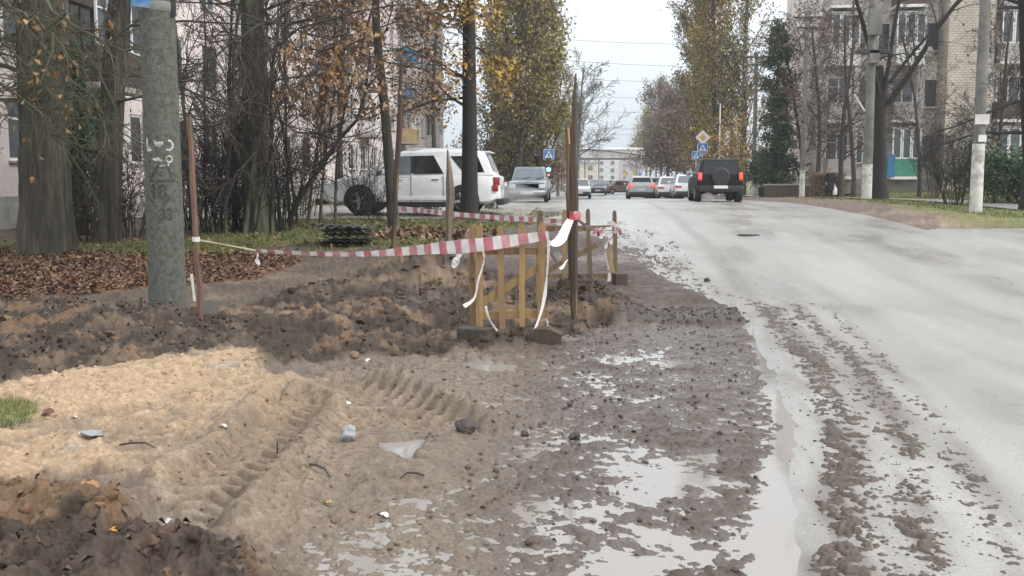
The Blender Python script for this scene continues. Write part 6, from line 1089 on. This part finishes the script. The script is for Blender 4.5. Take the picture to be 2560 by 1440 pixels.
clods('dark_clods', 'dark soil clods of the spoil spread behind the near barrier', inside(Z['darkB'], 560, rng), .024, M_cl, 3); clods('brown_clods', 'brown lumps scattered over the spoil spread', inside(Z['darkB'], 320, rng), .024, M_clb, 4, tint=(1.2, 1.12, 1.05))
clods('dark_clods', 'black soil clods in the lower left corner', inside(Z['darkC'], 420, rng), .016, M_cl, 5, I2, F2); clods('brown_clods', 'brown lumps in the lower left corner', inside(Z['darkC'], 300, rng), .016, M_clb, 6, I2, F2, tint=(1.2, 1.1, 1.05))
clods('dark_clods', 'dark clods of the heap under the split post', np.stack([rng.normal(gh_.x, .33, 420), rng.normal(gh_.y, .33, 420)], 1), .020, M_cl, 7); clods('dark_clods', 'dark crumbs along the low mud ridge', inside(Z['ridge'], 300, rng), .013, M_clm, 8)
clods('sand_lumps', 'small lumps of sand strewn over the sandy patch', inside(Z['sand'], 1500, rng), .008, M_cls, 9)
mudP = np.stack([rng.uniform(-2.2, 1.8, 2600), rng.uniform(4.2, 13, 2600)], 1); mudP = mudP[(psdf(Z['sand'], mudP[:, 0], mudP[:, 1]) > 0) & (mudP[:, 0] < np.interp(mudP[:, 1], [4.5, 7.4, 10, 13.4], [.66, 1.33, 1.62, 1.86]))]
clods('mud_crumbs', 'dark crumbs all over the wet mud', mudP, .0075, M_clm, 10, flat=.8, sink=.3, tint=(.8, .8, .8))
rp = np.stack([rng.gamma(1.6, .45, 1300)+1.0, rng.uniform(4.3, 16, 1300)], 1); rp = rp[rp[:, 0] < 5.5]; 
def road_clods(P, size, seed):
    rng = np.random.default_rng(seed); n = len(P); z = road_z(P[:, 0], P[:, 1]); s = size*rng.lognormal(0, .5, n); v = I1[None]*(1+.25*rng.normal(0, 1, (n, len(I1))))[:, :, None]*s[:, None, None]*np.array([1.2, 1, .6]); v = v+np.stack([P[:, 0], P[:, 1], z+s*.3], 1)[:, None]; f = (F1[None]+np.arange(n)[:, None, None]*len(I1)).reshape(-1, 3)
    return tag(link('mud_crumbs', mesh('mud_crumbs', v.reshape(-1, 3), f, M_clm)), 'mud crumbs dropped on the asphalt', kind='stuff')
road_clods(rp[::2], .0045, 11)
def litter(name, label, P, size, mat, seed, tilt=.5):
    rng = np.random.default_rng(seed); n = len(P); z = ground_full(P[:, 0], P[:, 1], False)+.012; a = rng.uniform(0, 6.28, n); d = np.stack([np.cos(a), np.sin(a), rng.normal(0, tilt, n)], 1); e = np.stack([-np.sin(a), np.cos(a), rng.normal(0, tilt, n)], 1); s = size*rng.uniform(.6, 1.4, (n, 1)); c = np.stack([P[:, 0], P[:, 1], z+np.abs(rng.normal(0, .02, n))], 1)
    V = np.stack([c-d*s*.5, c+e*s*.36+np.array([0, 0, .02]), c+d*s*.5, c-e*s*.36+np.array([0, 0, .025])], 1); F_ = np.arange(n*4).reshape(n, 4); return tag(link(name, mesh(name, V.reshape(-1, 3), np.concatenate([F_[:, [0, 1, 2]], F_[:, [0, 2, 3]]]), mat)), label, kind='stuff')
M_fl = [pm('fallen_leaf_%d' % i, c, .6, .4, 3, 0, col2=c2, f2=.5) for i, (c, c2) in enumerate([((.135, .075, .045), (.09, .05, .034)), ((.25, .145, .07), (.18, .10, .055)), ((.12, .075, .05), (.07, .05, .038))])]
LZ = inside(Z['leaf'], 8500, rng); LZ = LZ[LZ[:, 0] > -14]
for i in range(3): litter('fallen_leaves', ['reddish fallen leaves carpeting the ground behind the pole', 'pale tan fallen leaves on the carpet behind the pole', 'dark brown fallen leaves on the carpet behind the pole'][i], LZ[i::3], .075, M_fl[i], 30+i, .3)
hp = gp(1075, 582); HP = np.stack([rng.normal(hp.x, .62, 900), rng.normal(hp.y, .55, 900)], 1); HP2 = inside(Z['grass'], 1500, rng); litter('fallen_leaves', 'brown leaf heap right of the tall rusty post', HP, .12, M_fl[0], 34, .7); litter('fallen_leaves', 'tan leaves in the heap by the plank stake', HP[::2]+.03, .12, M_fl[1], 35, .7); litter('fallen_leaves', 'scattered leaves on the grass strip', HP2, .09, M_fl[1], 36); litter('fallen_leaves', 'leaves trodden into the clods left of the pole', inside(Z['darkA'], 400, rng), .06, M_fl[2], 37); litter('fallen_leaves', 'leaves trodden into the lower left soil', inside(Z['darkC'], 90, rng), .045, M_fl[2], 38)
def grass(name, label, P, h, w_, mat, seed):
    rng = np.random.default_rng(seed); n = len(P); z = ground_full(P[:, 0], P[:, 1], False)-.01; a = rng.uniform(0, 6.28, n); hh = h*rng.uniform(.5, 1.3, n); l = rng.normal(0, .35, (n, 2))*hh[:, None]; b0 = np.stack([P[:, 0], P[:, 1], z], 1); s = np.stack([np.cos(a), np.sin(a), 0*a], 1)*w_/2; tip = b0+np.stack([l[:, 0], l[:, 1], hh], 1)
    return tag(link(name, mesh(name, np.stack([b0-s, b0+s, tip], 1).reshape(-1, 3), np.arange(n*3).reshape(n, 3), mat)), label, kind='stuff')
M_gs = [pm('grass_green', (.060, .088, .020), .7, .35, 2, 0, col2=(.13, .145, .035), f2=.45), pm('grass_straw', (.22, .18, .075), .7, .3, 2, 0)]
GZ = inside(Z['grass'], 45000, rng); k = sm(-.5, .15, fbm(GZ[:, 0]*.8, GZ[:, 1]*.8, 4, 1)+.5*fbm(GZ[:, 0]*4, GZ[:, 1]*4, 4, 2)) > rng.uniform(0, 1, len(GZ)); GZ = GZ[k & (GZ[:, 0] > -18)]
grass('grass_blades', 'short green grass strip before the thicket and the drive', GZ[::4*1], .09, .018, M_gs[1], 41); grass('grass_blades', 'green grass of the strip under the trees', np.concatenate([GZ[1::4], GZ[2::4], GZ[3::4]]), .085, .018, M_gs[0], 42)
grass('grass_tuft', 'green grass tuft on the sand at the left edge', inside(Z['tuft'], 700, rng), .06, .006, M_gs[0], 43)
RG = np.stack([rng.uniform(9.3, 24, 42000), rng.uniform(26.5, 62, 42000)], 1); RG = RG[(np.abs(RG[:, 0]-SWX(RG[:, 1])) > .85) & (RG[:, 0] > 9.6+.04*(RG[:, 1]-28)+.6*fbm(RG[:, 0]*.8, RG[:, 1]*.8, 3, 1))]
grass('grass_blades', 'lawn grass on the right-hand verge', RG[::3], .07, .03, M_gs[1], 44); grass('grass_blades', 'green lawn in front of the right block', np.concatenate([RG[1::3], RG[2::3]]), .07, .03, M_gs[0], 45)
# drain covers
for px_, py_, lb in ((1871, 594, 'dark flat manhole cover on the asphalt'),):
    p = gp(px_, py_); z = float(road_z(np.array([p.x]), np.array([p.y]))[0]); o = E('manhole_cover', lb, 'manhole', (p.x, p.y, z)); q = MB(); q.lathe([(.23, -.02), (.23, .012), (.21, .014), (.02, .012)], 24); q.build('iron_rim', M_black, o); q = MB(); q.lathe([(.19, .0), (.19, .02), (.02, .022)], 24); q.build('lid', pm('worn_iron', (.06, .058, .055), .5, .3, 10, .3, metal=.4), o)
# ------------------------------------------------------------------ moist air
def volume(name, label, lo, hi, dens, col=(.86, .90, .95)):
    q = MB(); q.box(((lo[0]+hi[0])/2, (lo[1]+hi[1])/2, (lo[2]+hi[2])/2), (hi[0]-lo[0], hi[1]-lo[1], hi[2]-lo[2])); m = bpy.data.materials.new(name); m.use_nodes = True; t = m.node_tree; t.nodes.clear(); v = t.nodes.new('ShaderNodeVolumePrincipled'); v.inputs['Color'].default_value = (*col, 1); v.inputs['Density'].default_value = dens; v.inputs['Anisotropy'].default_value = .2; out = t.nodes.new('ShaderNodeOutputMaterial'); t.links.new(v.outputs[0], out.inputs['Volume'])
    o = link(name, q.mesh(name, m)); tag(o, label, kind='stuff'); return o
def puff(name, label, c, r, dens):
    bm = bmesh.new(); bmesh.ops.create_icosphere(bm, subdivisions=3, radius=1)
    for v in bm.verts: k = 1+.18*math.sin(4*v.co.x+1)*math.sin(5*v.co.y)+.1*math.sin(7*v.co.z+2*v.co.x); v.co = Vector((v.co.x*r[0], v.co.y*r[1], v.co.z*r[2]))*k
    me = bpy.data.meshes.new(name); bm.to_mesh(me); bm.free(); m = bpy.data.materials.new(name); m.use_nodes = True; t = m.node_tree; t.nodes.clear(); v = t.nodes.new('ShaderNodeVolumePrincipled'); v.inputs['Color'].default_value = (.92, .92, .92, 1); v.inputs['Density'].default_value = dens; out = t.nodes.new('ShaderNodeOutputMaterial'); t.links.new(v.outputs[0], out.inputs['Volume']); me.materials.append(m)
    tag(link(name, me, None, c), label, kind='stuff')
puff('road_spray', 'white road spray thrown up around the old saloon', (-3.6, 41.6, bz(-3, 42)+.35), (1.5, .9, .45), .55)
puff('exhaust_smoke', 'white exhaust puff under the black car', (4.35, 40.0, bz(4.4, 40)+.20), (.26, .3, .22), 2.0)
volume('haze', 'thin moist haze filling the street', (-1500, -1500, -6), (1500, 1500, 45), .0008)
